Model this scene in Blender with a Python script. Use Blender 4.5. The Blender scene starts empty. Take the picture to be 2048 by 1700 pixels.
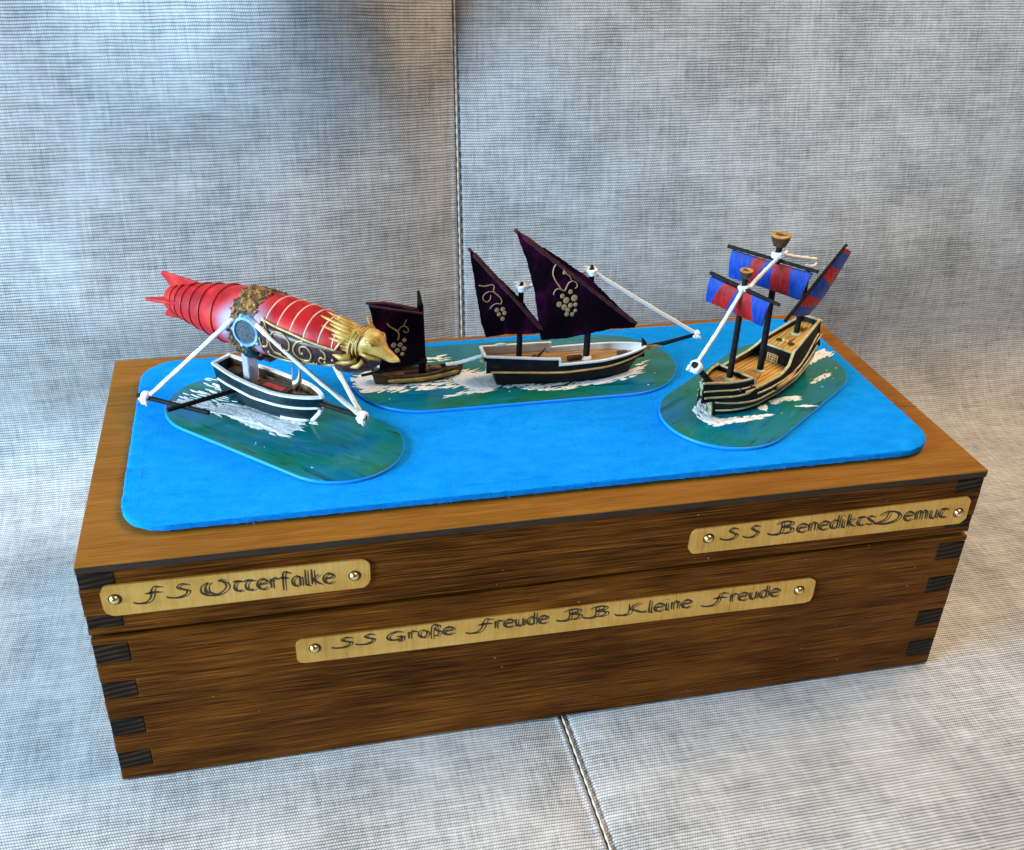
import bpy, math, random
from math import sin, cos, pi, sqrt, radians
from mathutils import Vector, Euler, Matrix
random.seed(7)
S = 0.01                                   # everything below is written in centimetres
scene = bpy.context.scene
COL = scene.collection

# ------------------------------------------------------------------ camera, world, lamps, exposure
cam_d = bpy.data.cameras.new('camera')
cam = bpy.data.objects.new('camera', cam_d); COL.objects.link(cam)
cam.location = (6.372*S, -26.019*S, 28.002*S)
cam.rotation_euler = (1.025, -0.029, -0.22)
cam_d.sensor_width = 36.0
cam_d.lens = 36.0*2090.572/2048.0
cam_d.shift_x = 16.781/2048.0
cam_d.shift_y = 43.109/2048.0
cam_d.clip_start = 0.01; cam_d.clip_end = 20.0
cam_d.dof.use_dof = True
cam_d.dof.focus_distance = 0.385
cam_d.dof.aperture_fstop = 40.0
scene.camera = cam

world = bpy.data.worlds.new('World'); scene.world = world; world.use_nodes = True
bg = world.node_tree.nodes['Background']
bg.inputs[0].default_value = (0.86, 0.90, 1.0, 1); bg.inputs[1].default_value = 0.11

def area(name, loc, target, sx, sy, power, color):
    d = bpy.data.lights.new(name, 'AREA'); d.shape = 'RECTANGLE'
    d.size = sx*S; d.size_y = sy*S; d.energy = power; d.color = color
    o = bpy.data.objects.new(name, d); COL.objects.link(o)
    o.location = Vector(loc)*S
    o.rotation_euler = (Vector(target)-Vector(loc)).to_track_quat('-Z', 'Y').to_euler()
    return o
area('window_light', (-80, -20, 36), (6, 14, 6), 60, 46, 24.5, (0.50, 0.76, 1.0))
area('room_light', (66, 12, 96), (18, 8, 4), 54, 54, 9.4, (1.0, 0.74, 0.46))

vs = scene.view_settings
vs.view_transform = 'Standard'; vs.look = 'None'; vs.exposure = 0.36; vs.gamma = 1.0

# ------------------------------------------------------------------ mesh helpers (centimetres in, metres out)
class MB:
    def __init__(s): s.v = []; s.f = []; s.m = []; s.cur = 0
    def add(s, vs_, fs, mi=None):
        o = len(s.v); s.v += [tuple(p) for p in vs_]
        for f in fs: s.f.append(tuple(i+o for i in f)); s.m.append(s.cur if mi is None else mi)
    def box(s, a, b, bev=0.0):
        x0, y0, z0 = a; x1, y1, z1 = b
        if bev <= 0:
            s.add([(x0,y0,z0),(x1,y0,z0),(x1,y1,z0),(x0,y1,z0),(x0,y0,z1),(x1,y0,z1),(x1,y1,z1),(x0,y1,z1)],
                  [(0,3,2,1),(4,5,6,7),(0,1,5,4),(1,2,6,5),(2,3,7,6),(3,0,4,7)])
        else:
            c = bev
            rect = lambda i, z: [(x0+i,y0+i,z),(x1-i,y0+i,z),(x1-i,y1-i,z),(x0+i,y1-i,z)]
            rr = lambda z: [(x0+c,y0,z),(x1-c,y0,z),(x1,y0+c,z),(x1,y1-c,z),(x1-c,y1,z),(x0+c,y1,z),(x0,y1-c,z),(x0,y0+c,z)]
            ri = lambda z: [(x0+c,y0+c*.6,z),(x1-c,y0+c*.6,z),(x1-c*.6,y0+c,z),(x1-c*.6,y1-c,z),(x1-c,y1-c*.6,z),(x0+c,y1-c*.6,z),(x0+c*.6,y1-c,z),(x0+c*.6,y0+c,z)]
            s.loft([ri(z0), rr(z0+c*.6), rr(z1-c*.6), ri(z1)], caps=True)
    def loft(s, rings, caps=False, closed=True):
        n = len(rings[0]); vs_ = [p for r in rings for p in r]; fs = []
        for i in range(len(rings)-1):
            for j in range(n if closed else n-1):
                k = (j+1) % n
                fs.append((i*n+j, i*n+k, (i+1)*n+k, (i+1)*n+j))
        if caps:
            fs.append(tuple(range(n-1, -1, -1))); L = (len(rings)-1)*n
            fs.append(tuple(L+i for i in range(n)))
        s.add(vs_, fs)
    def tube(s, pts, r, n=8, caps=True):
        pts = [Vector(p) for p in pts]
        rs = r if isinstance(r, (list, tuple)) else [r]*len(pts)
        rings = []; ref = None
        for i, p in enumerate(pts):
            t = (pts[min(i+1, len(pts)-1)]-pts[max(i-1, 0)])
            if t.length < 1e-9: t = Vector((0,0,1))
            t.normalize()
            if ref is None:
                ref = Vector((0,0,1)) if abs(t.z) < .9 else Vector((1,0,0))
            a = t.cross(ref)
            if a.length < 1e-6: a = t.cross(Vector((0,1,0)))
            a.normalize(); b = t.cross(a).normalized(); ref = a.cross(t)
            rings.append([p+(a*cos(2*pi*k/n)+b*sin(2*pi*k/n))*rs[i] for k in range(n)])
        s.loft(rings, caps=caps)
    def lathe(s, prof, c=(0,0,0), n=24, axis='z', caps=True):
        rings = []
        for r, h in prof:
            if axis == 'z': rings.append([(c[0]+r*cos(2*pi*k/n), c[1]+r*sin(2*pi*k/n), c[2]+h) for k in range(n)])
            elif axis == 'y': rings.append([(c[0]+r*cos(2*pi*k/n), c[1]+h, c[2]+r*sin(2*pi*k/n)) for k in range(n)])
        s.loft(rings, caps=caps)
    def ball(s, c, r, n=12, m=8, rot=None):
        rx, ry, rz = (r, r, r) if not isinstance(r, (tuple, list)) else r
        rings = []
        for i in range(m+1):
            a = -pi/2+pi*i/m; a = max(min(a, pi/2-.02), -pi/2+.02)
            ring = []
            for k in range(n):
                p = Vector((rx*cos(a)*cos(2*pi*k/n), ry*cos(a)*sin(2*pi*k/n), rz*sin(a)))
                if rot: p = rot @ p
                ring.append(p+Vector(c))
            rings.append(ring)
        s.loft(rings, caps=True)
    def prism(s, poly, fn, d0, d1):
        """poly 2-D outline, fn(u, v, d) -> 3-D point; extruded from d0 to d1"""
        n = len(poly)
        vs_ = [fn(u, v, d0) for u, v in poly]+[fn(u, v, d1) for u, v in poly]
        fs = [tuple(range(n-1, -1, -1)), tuple(range(n, 2*n))]
        fs += [(i, (i+1) % n, (i+1) % n+n, i+n) for i in range(n)]
        s.add(vs_, fs)
    def sheet(s, grid, thick=None):
        """grid rows of points; thick = offset vector gives it depth"""
        h = len(grid); w = len(grid[0])
        P = [Vector(p) for r in grid for p in r]
        fs = [(i*w+j, i*w+j+1, (i+1)*w+j+1, (i+1)*w+j) for i in range(h-1) for j in range(w-1)]
        if thick is None: s.add(P, fs); return
        t = Vector(thick); N = len(P)
        Q = [p+t for p in P]
        fs2 = fs+[tuple(reversed([i+N for i in f])) for f in fs]
        rim = [j for j in range(w)]+[i*w+w-1 for i in range(1, h)]+[(h-1)*w+j for j in range(w-2, -1, -1)]+[i*w for i in range(h-2, 0, -1)]
        for a, b in zip(rim, rim[1:]+rim[:1]): fs2.append((b, a, a+N, b+N))
        s.add(P+Q, fs2)

def obj(name, mb, mats, parent=None, smooth=False, bevel=0, label=None, kind=None):
    me = bpy.data.meshes.new(name)
    me.from_pydata([(x*S, y*S, z*S) for x, y, z in mb.v], [], mb.f)
    if not isinstance(mats, (list, tuple)): mats = [mats]
    for m in mats: me.materials.append(m)
    if len(mats) > 1: me.polygons.foreach_set('material_index', mb.m)
    import bmesh
    bm = bmesh.new(); bm.from_mesh(me)
    bmesh.ops.recalc_face_normals(bm, faces=bm.faces)
    if bevel:
        es = [e for e in bm.edges if len(e.link_faces) == 2 and e.calc_face_angle(0) > .6]
        bmesh.ops.bevel(bm, geom=es, offset=bevel*S, segments=2, profile=.6, affect='EDGES', clamp_overlap=True)
    bm.to_mesh(me); bm.free()
    if smooth:
        me.polygons.foreach_set('use_smooth', [True]*len(me.polygons))
        if isinstance(smooth, (int, float)) and smooth is not True: me.set_sharp_from_angle(angle=radians(smooth))
    o = bpy.data.objects.new(name, me); COL.objects.link(o)
    if parent: o.parent = parent
    if label: o['label'] = label
    if kind: o['kind'] = kind
    return o
def thing(name, label, cat, loc, heading=0, group=None):
    o = bpy.data.objects.new(name, None); COL.objects.link(o)
    o.location = Vector(loc)*S; o.rotation_euler = (0, 0, radians(heading)); o.empty_display_size = .01
    o['label'] = label; o['category'] = cat
    if group: o['group'] = group
    return o
def lerp(a, b, t): return a+(b-a)*t
def interp(tab, x):
    if x <= tab[0][0]: return tab[0][1]
    for (x0, y0), (x1, y1) in zip(tab, tab[1:]):
        if x <= x1: return lerp(y0, y1, (x-x0)/(x1-x0)) if x1 > x0 else y1
    return tab[-1][1]
def sstep(a, b, x):
    t = max(0, min(1, (x-a)/(b-a))); return t*t*(3-2*t)
def spline(pts, n=6, closed=False):
    P = [Vector(p) for p in pts]; out = []; m = len(P)
    rng = range(m if closed else m-1)
    for i in rng:
        if closed: p0, p1, p2, p3 = P[i-1], P[i], P[(i+1) % m], P[(i+2) % m]
        else: p0, p1, p2, p3 = P[max(i-1, 0)], P[i], P[i+1], P[min(i+2, m-1)]
        for k in range(n):
            t = k/n
            out.append(.5*((2*p1)+(p2-p0)*t+(2*p0-5*p1+4*p2-p3)*t*t+(3*p1-p0-3*p2+p3)*t**3))
    if not closed: out.append(P[-1])
    return out

# ------------------------------------------------------------------ materials
def mat(name, base, rough=.5, metal=0, spec=.5, trans=0, ior=1.45, coat=0, alpha=1, sheen=0):
    m = bpy.data.materials.new(name); m.use_nodes = True
    b = m.node_tree.nodes['Principled BSDF']
    b.inputs['Base Color'].default_value = (*base, 1); b.inputs['Roughness'].default_value = rough
    b.inputs['Metallic'].default_value = metal; b.inputs['Specular IOR Level'].default_value = spec
    b.inputs['Transmission Weight'].default_value = trans; b.inputs['IOR'].default_value = ior
    b.inputs['Coat Weight'].default_value = coat; b.inputs['Coat Roughness'].default_value = .12
    b.inputs['Sheen Weight'].default_value = sheen
    return m
class NT:
    def __init__(s, m): s.t = m.node_tree; s.b = s.t.nodes['Principled BSDF']
    def n(s, typ, **k):
        nd = s.t.nodes.new(typ)
        for a, v in k.items(): setattr(nd, a, v)
        return nd
    def l(s, a, b): s.t.links.new(a, b)
    def coord(s, scale, out='Object', rot=(0,0,0), loc=(0,0,0)):
        c = s.n('ShaderNodeTexCoord'); mp = s.n('ShaderNodeMapping')
        mp.inputs['Scale'].default_value = [k*100 if out == 'Object' else k for k in scale]
        mp.inputs['Rotation'].default_value = rot; mp.inputs['Location'].default_value = loc
        s.l(c.outputs[out], mp.inputs[0]); return mp.outputs[0]
    def noise(s, vec, scale=1, detail=4, rough=.55, dist=0):
        nd = s.n('ShaderNodeTexNoise'); nd.inputs['Scale'].default_value = scale; nd.inputs['Detail'].default_value = detail
        nd.inputs['Roughness'].default_value = rough; nd.inputs['Distortion'].default_value = dist
        s.l(vec, nd.inputs['Vector']); return nd.outputs['Fac']
    def ramp(s, fac, stops):
        r = s.n('ShaderNodeValToRGB'); e = r.color_ramp.elements
        while len(e) < len(stops): e.new(.5)
        for el, (p, c) in zip(e, stops): el.position = p; el.color = (*c, 1)
        s.l(fac, r.inputs[0]); return r.outputs[0]
    def math(s, op, a, b=None, c=None):
        nd = s.n('ShaderNodeMath', operation=op)
        for i, x in enumerate((a, b, c)):
            if x is None: continue
            if isinstance(x, (int, float)): nd.inputs[i].default_value = x
            else: s.l(x, nd.inputs[i])
        return nd.outputs[0]
    def mix(s, fac, a, b, mode='MIX'):
        nd = s.n('ShaderNodeMix', data_type='RGBA', blend_type=mode)
        for i, x in ((0, fac), (6, a), (7, b)):
            if isinstance(x, (int, float)): nd.inputs[i].default_value = x
            elif isinstance(x, tuple): nd.inputs[i].default_value = (*x, 1)
            else: s.l(x, nd.inputs[i])
        return nd.outputs[2]
    def bump(s, h, dist, strength=1.0):
        b = s.n('ShaderNodeBump'); b.inputs['Distance'].default_value = dist*S; b.inputs['Strength'].default_value = strength
        s.l(h, b.inputs['Height']); s.l(b.outputs[0], s.b.inputs['Normal'])
    def base(s, c): s.l(c, s.b.inputs['Base Color'])
    def rough(s, f, a, b):
        nd = s.n('ShaderNodeMapRange'); nd.inputs[3].default_value = a; nd.inputs[4].default_value = b
        s.l(f, nd.inputs[0]); s.l(nd.outputs[0], s.b.inputs['Roughness'])
def mottled(name, stops, scale=(3,3,3), detail=5, rough=.5, bump=0, bscale=None, **k):
    m = mat(name, stops[0][1], rough, **k); t = NT(m)
    f = t.noise(t.coord(scale), 1, detail); t.base(t.ramp(f, stops))
    if bump: t.bump(t.noise(t.coord(bscale or scale), 1, 4), bump)
    return m
M = {}
# woven fabric (UV in centimetres: u along the weft rows, v across them)
m = mat('grey_weave', (.5,.5,.5), .9, spec=.12, sheen=.12); t = NT(m)
uv = t.coord((1,1,1), 'UV'); sep = t.n('ShaderNodeSeparateXYZ')
wob = t.noise(t.coord((.6,1.1,1), 'UV'), 1, 2)
t.l(uv, sep.inputs[0])
u = t.math('ADD', sep.outputs[0], t.math('MULTIPLY', wob, .05)); v = t.math('ADD', sep.outputs[1], t.math('MULTIPLY', wob, .10))
row = t.math('DIVIDE', v, .120); rid = t.math('FLOOR', row)
half = t.math('MULTIPLY', t.math('MODULO', t.math('ABSOLUTE', rid), 2), .5)
colu = t.math('ADD', t.math('DIVIDE', u, .088), half)
rb = t.math('POWER', t.math('ABSOLUTE', t.math('SINE', t.math('MULTIPLY', row, pi))), .62)
cb = t.math('ABSOLUTE', t.math('SINE', t.math('MULTIPLY', colu, pi)))
hgt = t.math('MULTIPLY', rb, t.math('ADD', t.math('MULTIPLY', cb, .55), .45))
cid = t.math('FLOOR', t.math('DIVIDE', u, .088))
def yarn(x, y, seed):                          # brightness that belongs to one yarn and changes along its length
    cx = t.n('ShaderNodeCombineXYZ'); t.l(x, cx.inputs[0]); t.l(y, cx.inputs[1]); cx.inputs[2].default_value = seed
    return t.noise(cx.outputs[0], 1, 3, .65)
slub_u = yarn(t.math('MULTIPLY', u, .75), t.math('MULTIPLY', rid, 7.31), 1.5)
slub_v = yarn(t.math('MULTIPLY', cid, 5.77), t.math('MULTIPLY', v, .75), 8.5)
cloud = t.noise(t.coord((.33, .30, 1), 'UV', loc=(1,2,0)), 1, 4, .6)
slub = t.math('ADD', t.math('MULTIPLY', slub_u, .54), t.math('ADD', t.math('MULTIPLY', slub_v, .48), t.math('MULTIPLY', cloud, .6)))
k = t.math('ADD', t.math('MULTIPLY', hgt, .76), t.math('SUBTRACT', t.math('MULTIPLY', slub, 1.0), .66))
t.base(t.ramp(k, [(.0,(.035,.036,.04)),(.22,(.12,.12,.122)),(.45,(.31,.305,.30)),(.72,(.50,.49,.485)),(1,(.70,.69,.68))]))
t.bump(t.math('ADD', hgt, t.math('ADD', t.math('MULTIPLY', slub_u, .35), t.math('MULTIPLY', slub_v, .3))), .022, .8)
M['fabric'] = m
M['cord'] = mottled('seam_cord', [(.3,(.52,.51,.49)),(.7,(.68,.67,.65))], (9,9,9), rough=.9, spec=.1)
# woods
def wood(name, stops, scale, rough, bump, streak=1.0, loc=(0,0,0)):
    m = mat(name, stops[0][1], rough, spec=.07); t = NT(m)
    c = t.coord(scale, loc=loc)
    n1 = t.noise(t.coord((scale[0], scale[1]*1.7, scale[2]*1.7), loc=loc), 1, 5, .65, .15)
    n2 = t.noise(t.coord((scale[0]*2.6, scale[1]*7, scale[2]*7), loc=loc), 1, 3, .65)
    big = t.noise(t.coord((.16,.5,.5), loc=loc), 1, 2)
    f = t.math('ADD', t.math('MULTIPLY', n1, .24), t.math('ADD', t.math('MULTIPLY', n2, .62*streak), t.math('MULTIPLY', big, .28)))
    f = t.math('ADD', f, .50-.12-.31*streak-.14)
    po = t.n('ShaderNodeMapRange', interpolation_type='SMOOTHSTEP'); po.inputs[1].default_value = .60; po.inputs[2].default_value = .74; po.inputs[4].default_value = .16*streak
    t.l(t.noise(t.coord((.35, 34, 34), loc=loc), 1, 2, .5), po.inputs[0]); f = t.math('SUBTRACT', f, po.outputs[0])
    t.base(t.ramp(f, stops)); t.rough(n2, rough-.1, rough+.15); t.bump(t.math('ADD', n2, n1), bump)
    return m
M['side_wood'] = wood('stained_pine', [(.34,(.007,.0019,.0002)),(.42,(.042,.0110,.0010)),(.50,(.122,.0345,.0034)),(.58,(.215,.068,.008)),(.68,(.44,.17,.028))], (.16,4,4.6), .38, .014)
M['top_wood'] = wood('honey_plywood', [(.30,(.13,.046,.005)),(.45,(.21,.082,.010)),(.56,(.27,.110,.016)),(.72,(.37,.165,.03))], (.25,2.6,2.6), .42, .005, .8)
M['edge_wood'] = mottled('plywood_edge', [(.3,(.010,.006,.003)),(.7,(.035,.018,.008))], (1.5,1.5,9), rough=.5)
m = mat('end_grain', (.03,.017,.009), .55); t = NT(m)
w = t.n('ShaderNodeTexWave', wave_type='BANDS', bands_direction='Z'); w.inputs['Scale'].default_value = .8; w.inputs['Distortion'].default_value = 3.0; w.inputs['Detail'].default_value = 3
t.l(t.coord((.55,1,2.2), rot=(0,.5,0)), w.inputs['Vector'])
g2 = t.noise(t.coord((.6,1,.6)), 1, 3)
t.base(t.ramp(t.math('ADD', t.math('MULTIPLY', w.outputs['Fac'], .34), t.math('MULTIPLY', g2, .55)), [(.3,(.004,.002,.001)),(.52,(.018,.008,.003)),(.8,(.11,.052,.018))]))
t.bump(w.outputs['Fac'], .01)
m.node_tree.nodes['Principled BSDF'].inputs['Specular IOR Level'].default_value = .2
M['end_grain'] = m
# felt
m = mat('blue_felt', (.005,.3,.95), .95, spec=.04); t = NT(m)
a = t.noise(t.coord((1.1,2.2,2)), 1, 5, .7); b2 = t.noise(t.coord((26,26,26)), 1, 3, .7)
f = t.math('ADD', t.math('MULTIPLY', a, .36), t.math('MULTIPLY', b2, .62))
t.base(t.ramp(f, [(.3,(.0,.17,.62)),(.47,(.003,.27,.82)),(.68,(.018,.36,.92))])); t.bump(t.math('ADD', b2, t.math('MULTIPLY', a, .6)), .05, .9)
M['felt'] = m
# acrylic, painted sea, foam
M['acrylic'] = mat('blue_acrylic_rim', (.01,.26,.80), .30, spec=.25)
def sea(name, loc):
    m = mat(name, (0,.1,.12), .18, spec=.3, coat=.12); t = NT(m)
    n1 = t.noise(t.coord((.30,.42,.3), loc=loc), 1, 4, .6, 1.2); n2 = t.noise(t.coord((.5,1.6,1), loc=loc), 1, 5, .65, .8)
    c = t.ramp(n1, [(.30,(.001,.09,.27)),(.43,(.002,.135,.20)),(.54,(.004,.13,.105)),(.66,(.008,.105,.03))])
    c = t.mix(t.math('MULTIPLY', t.math('SUBTRACT', n2, .35), .9), c, (.012,.20,.22))
    n3 = t.noise(t.coord((.35,2.6,1), loc=loc), 1, 5, .6, 1.6)
    wi = t.n('ShaderNodeMapRange', interpolation_type='SMOOTHSTEP'); wi.inputs[1].default_value = .60; wi.inputs[2].default_value = .78; wi.inputs[4].default_value = .6; t.l(n3, wi.inputs[0])
    c = t.mix(wi.outputs[0], c, (.05,.24,.22))
    dk = t.n('ShaderNodeMapRange', interpolation_type='SMOOTHSTEP'); dk.inputs[1].default_value = .46; dk.inputs[2].default_value = .30; dk.inputs[4].default_value = .8; t.l(n3, dk.inputs[0])
    c = t.mix(dk.outputs[0], c, (.003,.035,.045))
    t.base(c); t.bump(t.noise(t.coord((1.2,2.5,1)), 1, 3), .03, .6); return m
M['sea'] = sea('painted_sea', (0,0,0))
M['foam'] = mottled('white_foam_paint', [(.2,(.62,.66,.68)),(.6,(.86,.86,.84))], (6,6,6), rough=.4, bump=.03)
# brass
m = mat('brushed_brass', (.80,.58,.26), .26, metal=.72); t = NT(m)
b1 = t.noise(t.coord((9,1,.35)), 1, 3); b3 = t.noise(t.coord((.5,1,.9)), 1, 3)
t.base(t.ramp(t.math('ADD', t.math('MULTIPLY', b1, .4), t.math('MULTIPLY', b3, .6)), [(.3,(.56,.30,.06)),(.5,(.76,.45,.11)),(.75,(.90,.62,.22))])); t.rough(b1, .22, .40)
M['brass'] = m
M['nail'] = mat('brass_nail', (.88,.70,.36), .22, metal=1)
M['ink'] = mat('engraved_ink', (.05,.028,.010), .5)
M['string'] = mottled('white_string', [(.3,(.74,.74,.73)),(.7,(.86,.86,.84))], (12,12,12), rough=.75, bump=.02)
M['black'] = mottled('black_paint', [(.3,(.006,.006,.007)),(.75,(.022,.019,.017))], (5,5,5), rough=.5, spec=.08)
M['hull_black'] = mottled('black_hull_paint', [(.3,(.007,.0065,.006)),(.62,(.016,.013,.011)),(.8,(.05,.04,.03))], (2,5,5), rough=.45, spec=.09)
M['hull_teal'] = mottled('dark_teal_paint', [(.3,(.003,.012,.016)),(.75,(.008,.035,.045))], (3,3,3), rough=.3, spec=.25)
M['white'] = mottled('white_paint', [(.3,(.70,.71,.70)),(.7,(.84,.84,.82))], (4,4,4), rough=.4)
M['cream'] = mottled('cream_paint', [(.25,(.24,.22,.10)),(.5,(.46,.42,.22)),(.8,(.62,.57,.34))], (5,5,5), rough=.5)
M['tan'] = mottled('tan_wale_paint', [(.25,(.32,.15,.04)),(.7,(.66,.40,.16))], (3,8,8), rough=.5)
def deckm(name, stops, pitch=.16):
    m = mat(name, stops[0][1], .55); t = NT(m)
    c = t.coord((1.2,1,1)); n = t.noise(t.coord((1.2,7,4)), 1, 4)
    sp = t.n('ShaderNodeSeparateXYZ'); t.l(t.coord((1,1,1)), sp.inputs[0])
    g = t.math('POWER', t.math('ABSOLUTE', t.math('SINE', t.math('MULTIPLY', sp.outputs[1], pi/pitch))), .35)
    col = t.ramp(n, stops); t.base(t.mix(t.math('SUBTRACT', 1, g), col, tuple(k*.28 for k in stops[0][1]))); t.bump(g, .02); return m
M['deck_gold'] = deckm('golden_deck', [(.25,(.42,.19,.025)),(.55,(.66,.36,.07)),(.8,(.78,.50,.15))])
M['deck_tan'] = deckm('tan_deck', [(.25,(.20,.09,.02)),(.55,(.48,.27,.09)),(.8,(.62,.40,.17))])
M['deck_brown'] = mottled('brown_deck', [(.3,(.03,.013,.004)),(.55,(.13,.055,.013)),(.8,(.32,.16,.045))], (3,5,5), rough=.55)
M['brown'] = mottled('dark_brown_wood', [(.3,(.018,.009,.004)),(.7,(.085,.04,.013))], (5,5,5), rough=.5)
M['nest'] = mottled('crow_nest_wood', [(.25,(.20,.085,.015)),(.7,(.58,.29,.07))], (4,4,4), rough=.5)
M['nest_dark'] = mottled('nest_side', [(.25,(.016,.008,.004)),(.75,(.10,.04,.01))], (4,4,8), rough=.45)
M['purple'] = mottled('purple_felt_sail', [(.34,(.003,.001,.0022)),(.54,(.009,.0015,.007)),(.64,(.050,.003,.028)),(.78,(.15,.013,.09))], (.8,.8,.6), 6, rough=.9, bump=.05, bscale=(14,14,14), spec=.06)
M['maroon'] = mottled('maroon_edge', [(.3,(.012,.002,.004)),(.75,(.10,.012,.02))], (5,5,5), rough=.8)
M['grape'] = mottled('gold_grape_paint', [(.25,(.30,.165,.065)),(.7,(.50,.32,.15))], (8,8,8), rough=.5)
m = mat('thread_sail', (.1,.1,.5), .45, sheen=.2); M_ = m
def thread(name, c0, c1):
    m = mat(name, c0, .42, spec=.4); t = NT(m)
    n = t.noise(t.coord((9,9,2.5)), 1, 3)
    sp = t.n('ShaderNodeSeparateXYZ'); t.l(t.coord((1,1,1)), sp.inputs[0])
    g = t.math('ABSOLUTE', t.math('SINE', t.math('MULTIPLY', t.math('ADD', sp.outputs[1], t.math('MULTIPLY', sp.outputs[0], .45)), pi/.055)))
    t.base(t.mix(t.math('MULTIPLY', t.math('SUBTRACT', n, .12), t.math('ADD', t.math('MULTIPLY', g, .35), .85)), c0, c1)); t.bump(g, .012); return m
M['blue_thread'] = thread('blue_thread', (.002,.008,.09), (.008,.10,.66))
M['red_thread'] = thread('red_thread', (.09,.002,.004), (.70,.02,.015))
# airship paints
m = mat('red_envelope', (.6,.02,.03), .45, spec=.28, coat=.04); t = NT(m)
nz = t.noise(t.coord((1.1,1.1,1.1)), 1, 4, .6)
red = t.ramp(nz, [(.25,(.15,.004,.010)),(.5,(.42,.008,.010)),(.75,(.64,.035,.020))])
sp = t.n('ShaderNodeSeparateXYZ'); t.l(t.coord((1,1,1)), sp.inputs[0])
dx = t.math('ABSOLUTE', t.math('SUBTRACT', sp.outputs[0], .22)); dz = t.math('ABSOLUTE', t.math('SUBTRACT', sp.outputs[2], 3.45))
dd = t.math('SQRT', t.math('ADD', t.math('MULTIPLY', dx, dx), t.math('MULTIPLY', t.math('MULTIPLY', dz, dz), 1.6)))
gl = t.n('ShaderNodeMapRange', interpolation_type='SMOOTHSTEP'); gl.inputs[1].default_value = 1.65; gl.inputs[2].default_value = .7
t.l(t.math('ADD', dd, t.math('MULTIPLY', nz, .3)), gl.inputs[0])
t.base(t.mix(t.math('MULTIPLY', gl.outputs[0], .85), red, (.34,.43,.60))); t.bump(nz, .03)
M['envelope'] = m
M['rib'] = mottled('pale_rib', [(.2,(.50,.20,.16)),(.5,(.70,.44,.32)),(.8,(.78,.62,.46))], (3,3,3), rough=.4)
M['rib_dark'] = mottled('red_rib', [(.3,(.16,.01,.015)),(.7,(.50,.03,.03))], (3,3,3), rough=.4)
M['gold'] = mottled('gold_paint', [(.25,(.10,.04,.006)),(.45,(.38,.21,.035)),(.7,(.62,.42,.12))], (2.5,2.5,2.5), rough=.38, metal=.08, bump=.05)
M['filigree'] = mottled('gilt_scroll', [(.2,(.20,.11,.03)),(.7,(.55,.40,.18))], (5,5,5), rough=.4, metal=.2)
M['armour'] = mottled('dark_armour', [(.3,(.014,.006,.006)),(.7,(.075,.018,.016))], (3,3,3), rough=.35)
M['bark'] = mottled('crusty_bronze', [(.3,(.020,.010,.004)),(.5,(.13,.06,.014)),(.63,(.42,.20,.04)),(.78,(.66,.40,.11))], (4.5,4.5,4.5), 6, rough=.5, bump=.09)
M['lightblue'] = mottled('pale_blue_paint', [(.25,(.05,.17,.42)),(.55,(.22,.42,.74)),(.8,(.50,.66,.86))], (2.4,2.4,2.4), rough=.3)
M['grille'] = mottled('grey_grille', [(.3,(.016,.028,.036)),(.7,(.06,.09,.105))], (10,10,10), rough=.6, bump=.05)
M['clear'] = mat('clear_acrylic', (.96,.97,1.0), .04, trans=1, ior=1.45)
M['frost'] = mat('frosted_acrylic', (.78,.76,.86), .35, trans=.55, ior=1.4)
M['redhatch'] = mottled('red_hatch', [(.3,(.42,.012,.01)),(.7,(.68,.04,.03))], (5,5,5), rough=.4)

# ------------------------------------------------------------------ fabric (seat and back in one sheet with a seam)
Y0, RC, TH = 14.2, 6.0, radians(80.3)            # flat seat, rounded corner, leaning back
pp = [(-46+i*2.0, 0.0) for i in range(23)]+[(-.5+i*.7, 0.0) for i in range(21)]
pp += [(Y0+RC*sin(TH*i/30), RC*(1-cos(TH*i/30))) for i in range(31)]
ye, ze = pp[-1]
pp += [(ye+cos(TH)*(i+1)*.8, ze+sin(TH)*(i+1)*.8) for i in range(58)]
arc = [0]
for a, b in zip(pp, pp[1:]): arc.append(arc[-1]+math.hypot(b[0]-a[0], b[1]-a[1]))
SEAM = 15.2
def seam_off(d):                               # rolled hem left of the stitched groove
    return .05*math.exp(-((d+.14)/.10)**2)-.12*math.exp(-((d+.005)/.035)**2)-.11*math.exp(-((d-.16)/.08)**2)
def fab(x, i):
    y, z = pp[i]; j0, j1 = max(i-1, 0), min(i+1, len(pp)-1)
    ty, tz = pp[j1][0]-pp[j0][0], pp[j1][1]-pp[j0][1]; L = math.hypot(ty, tz); ny, nz = -tz/L, ty/L
    d = x-SEAM; up = sstep(1, 9, z)
    h = seam_off(d)
    bul = (3.2 if d < 0 else 1.0)*(1-math.exp(-abs(d)/7.0))*up*(1-.25*sstep(15, 24, z)*(0 if d < 0 else 1))
    h += bul+.35*up*sin(x*.21+1)*sin(z*.24)*min(1, abs(d)/5)
    h += 5.0*sstep(14.5, 25, z)*math.exp(-((x-8.0)/6.0)**2)*min(1, abs(d)/3)  # overhang left of the seam, shaped to turn the upper back into shade
    h -= .16*math.exp(-abs(d)/1.2)*(1-up)
    if -.4 < y < 13.9 and -.4 < x < 30.4: h = min(h, 0)-.01
    return (x, y+ny*h, z+nz*h)
xs = [-45+i*.9 for i in range(66)]
xs = [x for x in xs if x < 13.9]+[13.9+i*.045 for i in range(58)]+[16.6+i*.9 for i in range(75)]
mb = MB(); mb.sheet([[fab(x, i) for x in xs] for i in range(len(pp))])
fo = obj('fabric_backdrop', mb, M['fabric'], smooth=True, kind='structure')
fo['label'] = 'grey linen-weave upholstery with a seam running behind and under the box'
uvl = fo.data.uv_layers.new(name='UVMap')
W_ = len(xs)
vi = [0]*len(fo.data.loops); fo.data.loops.foreach_get('vertex_index', vi)
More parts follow.
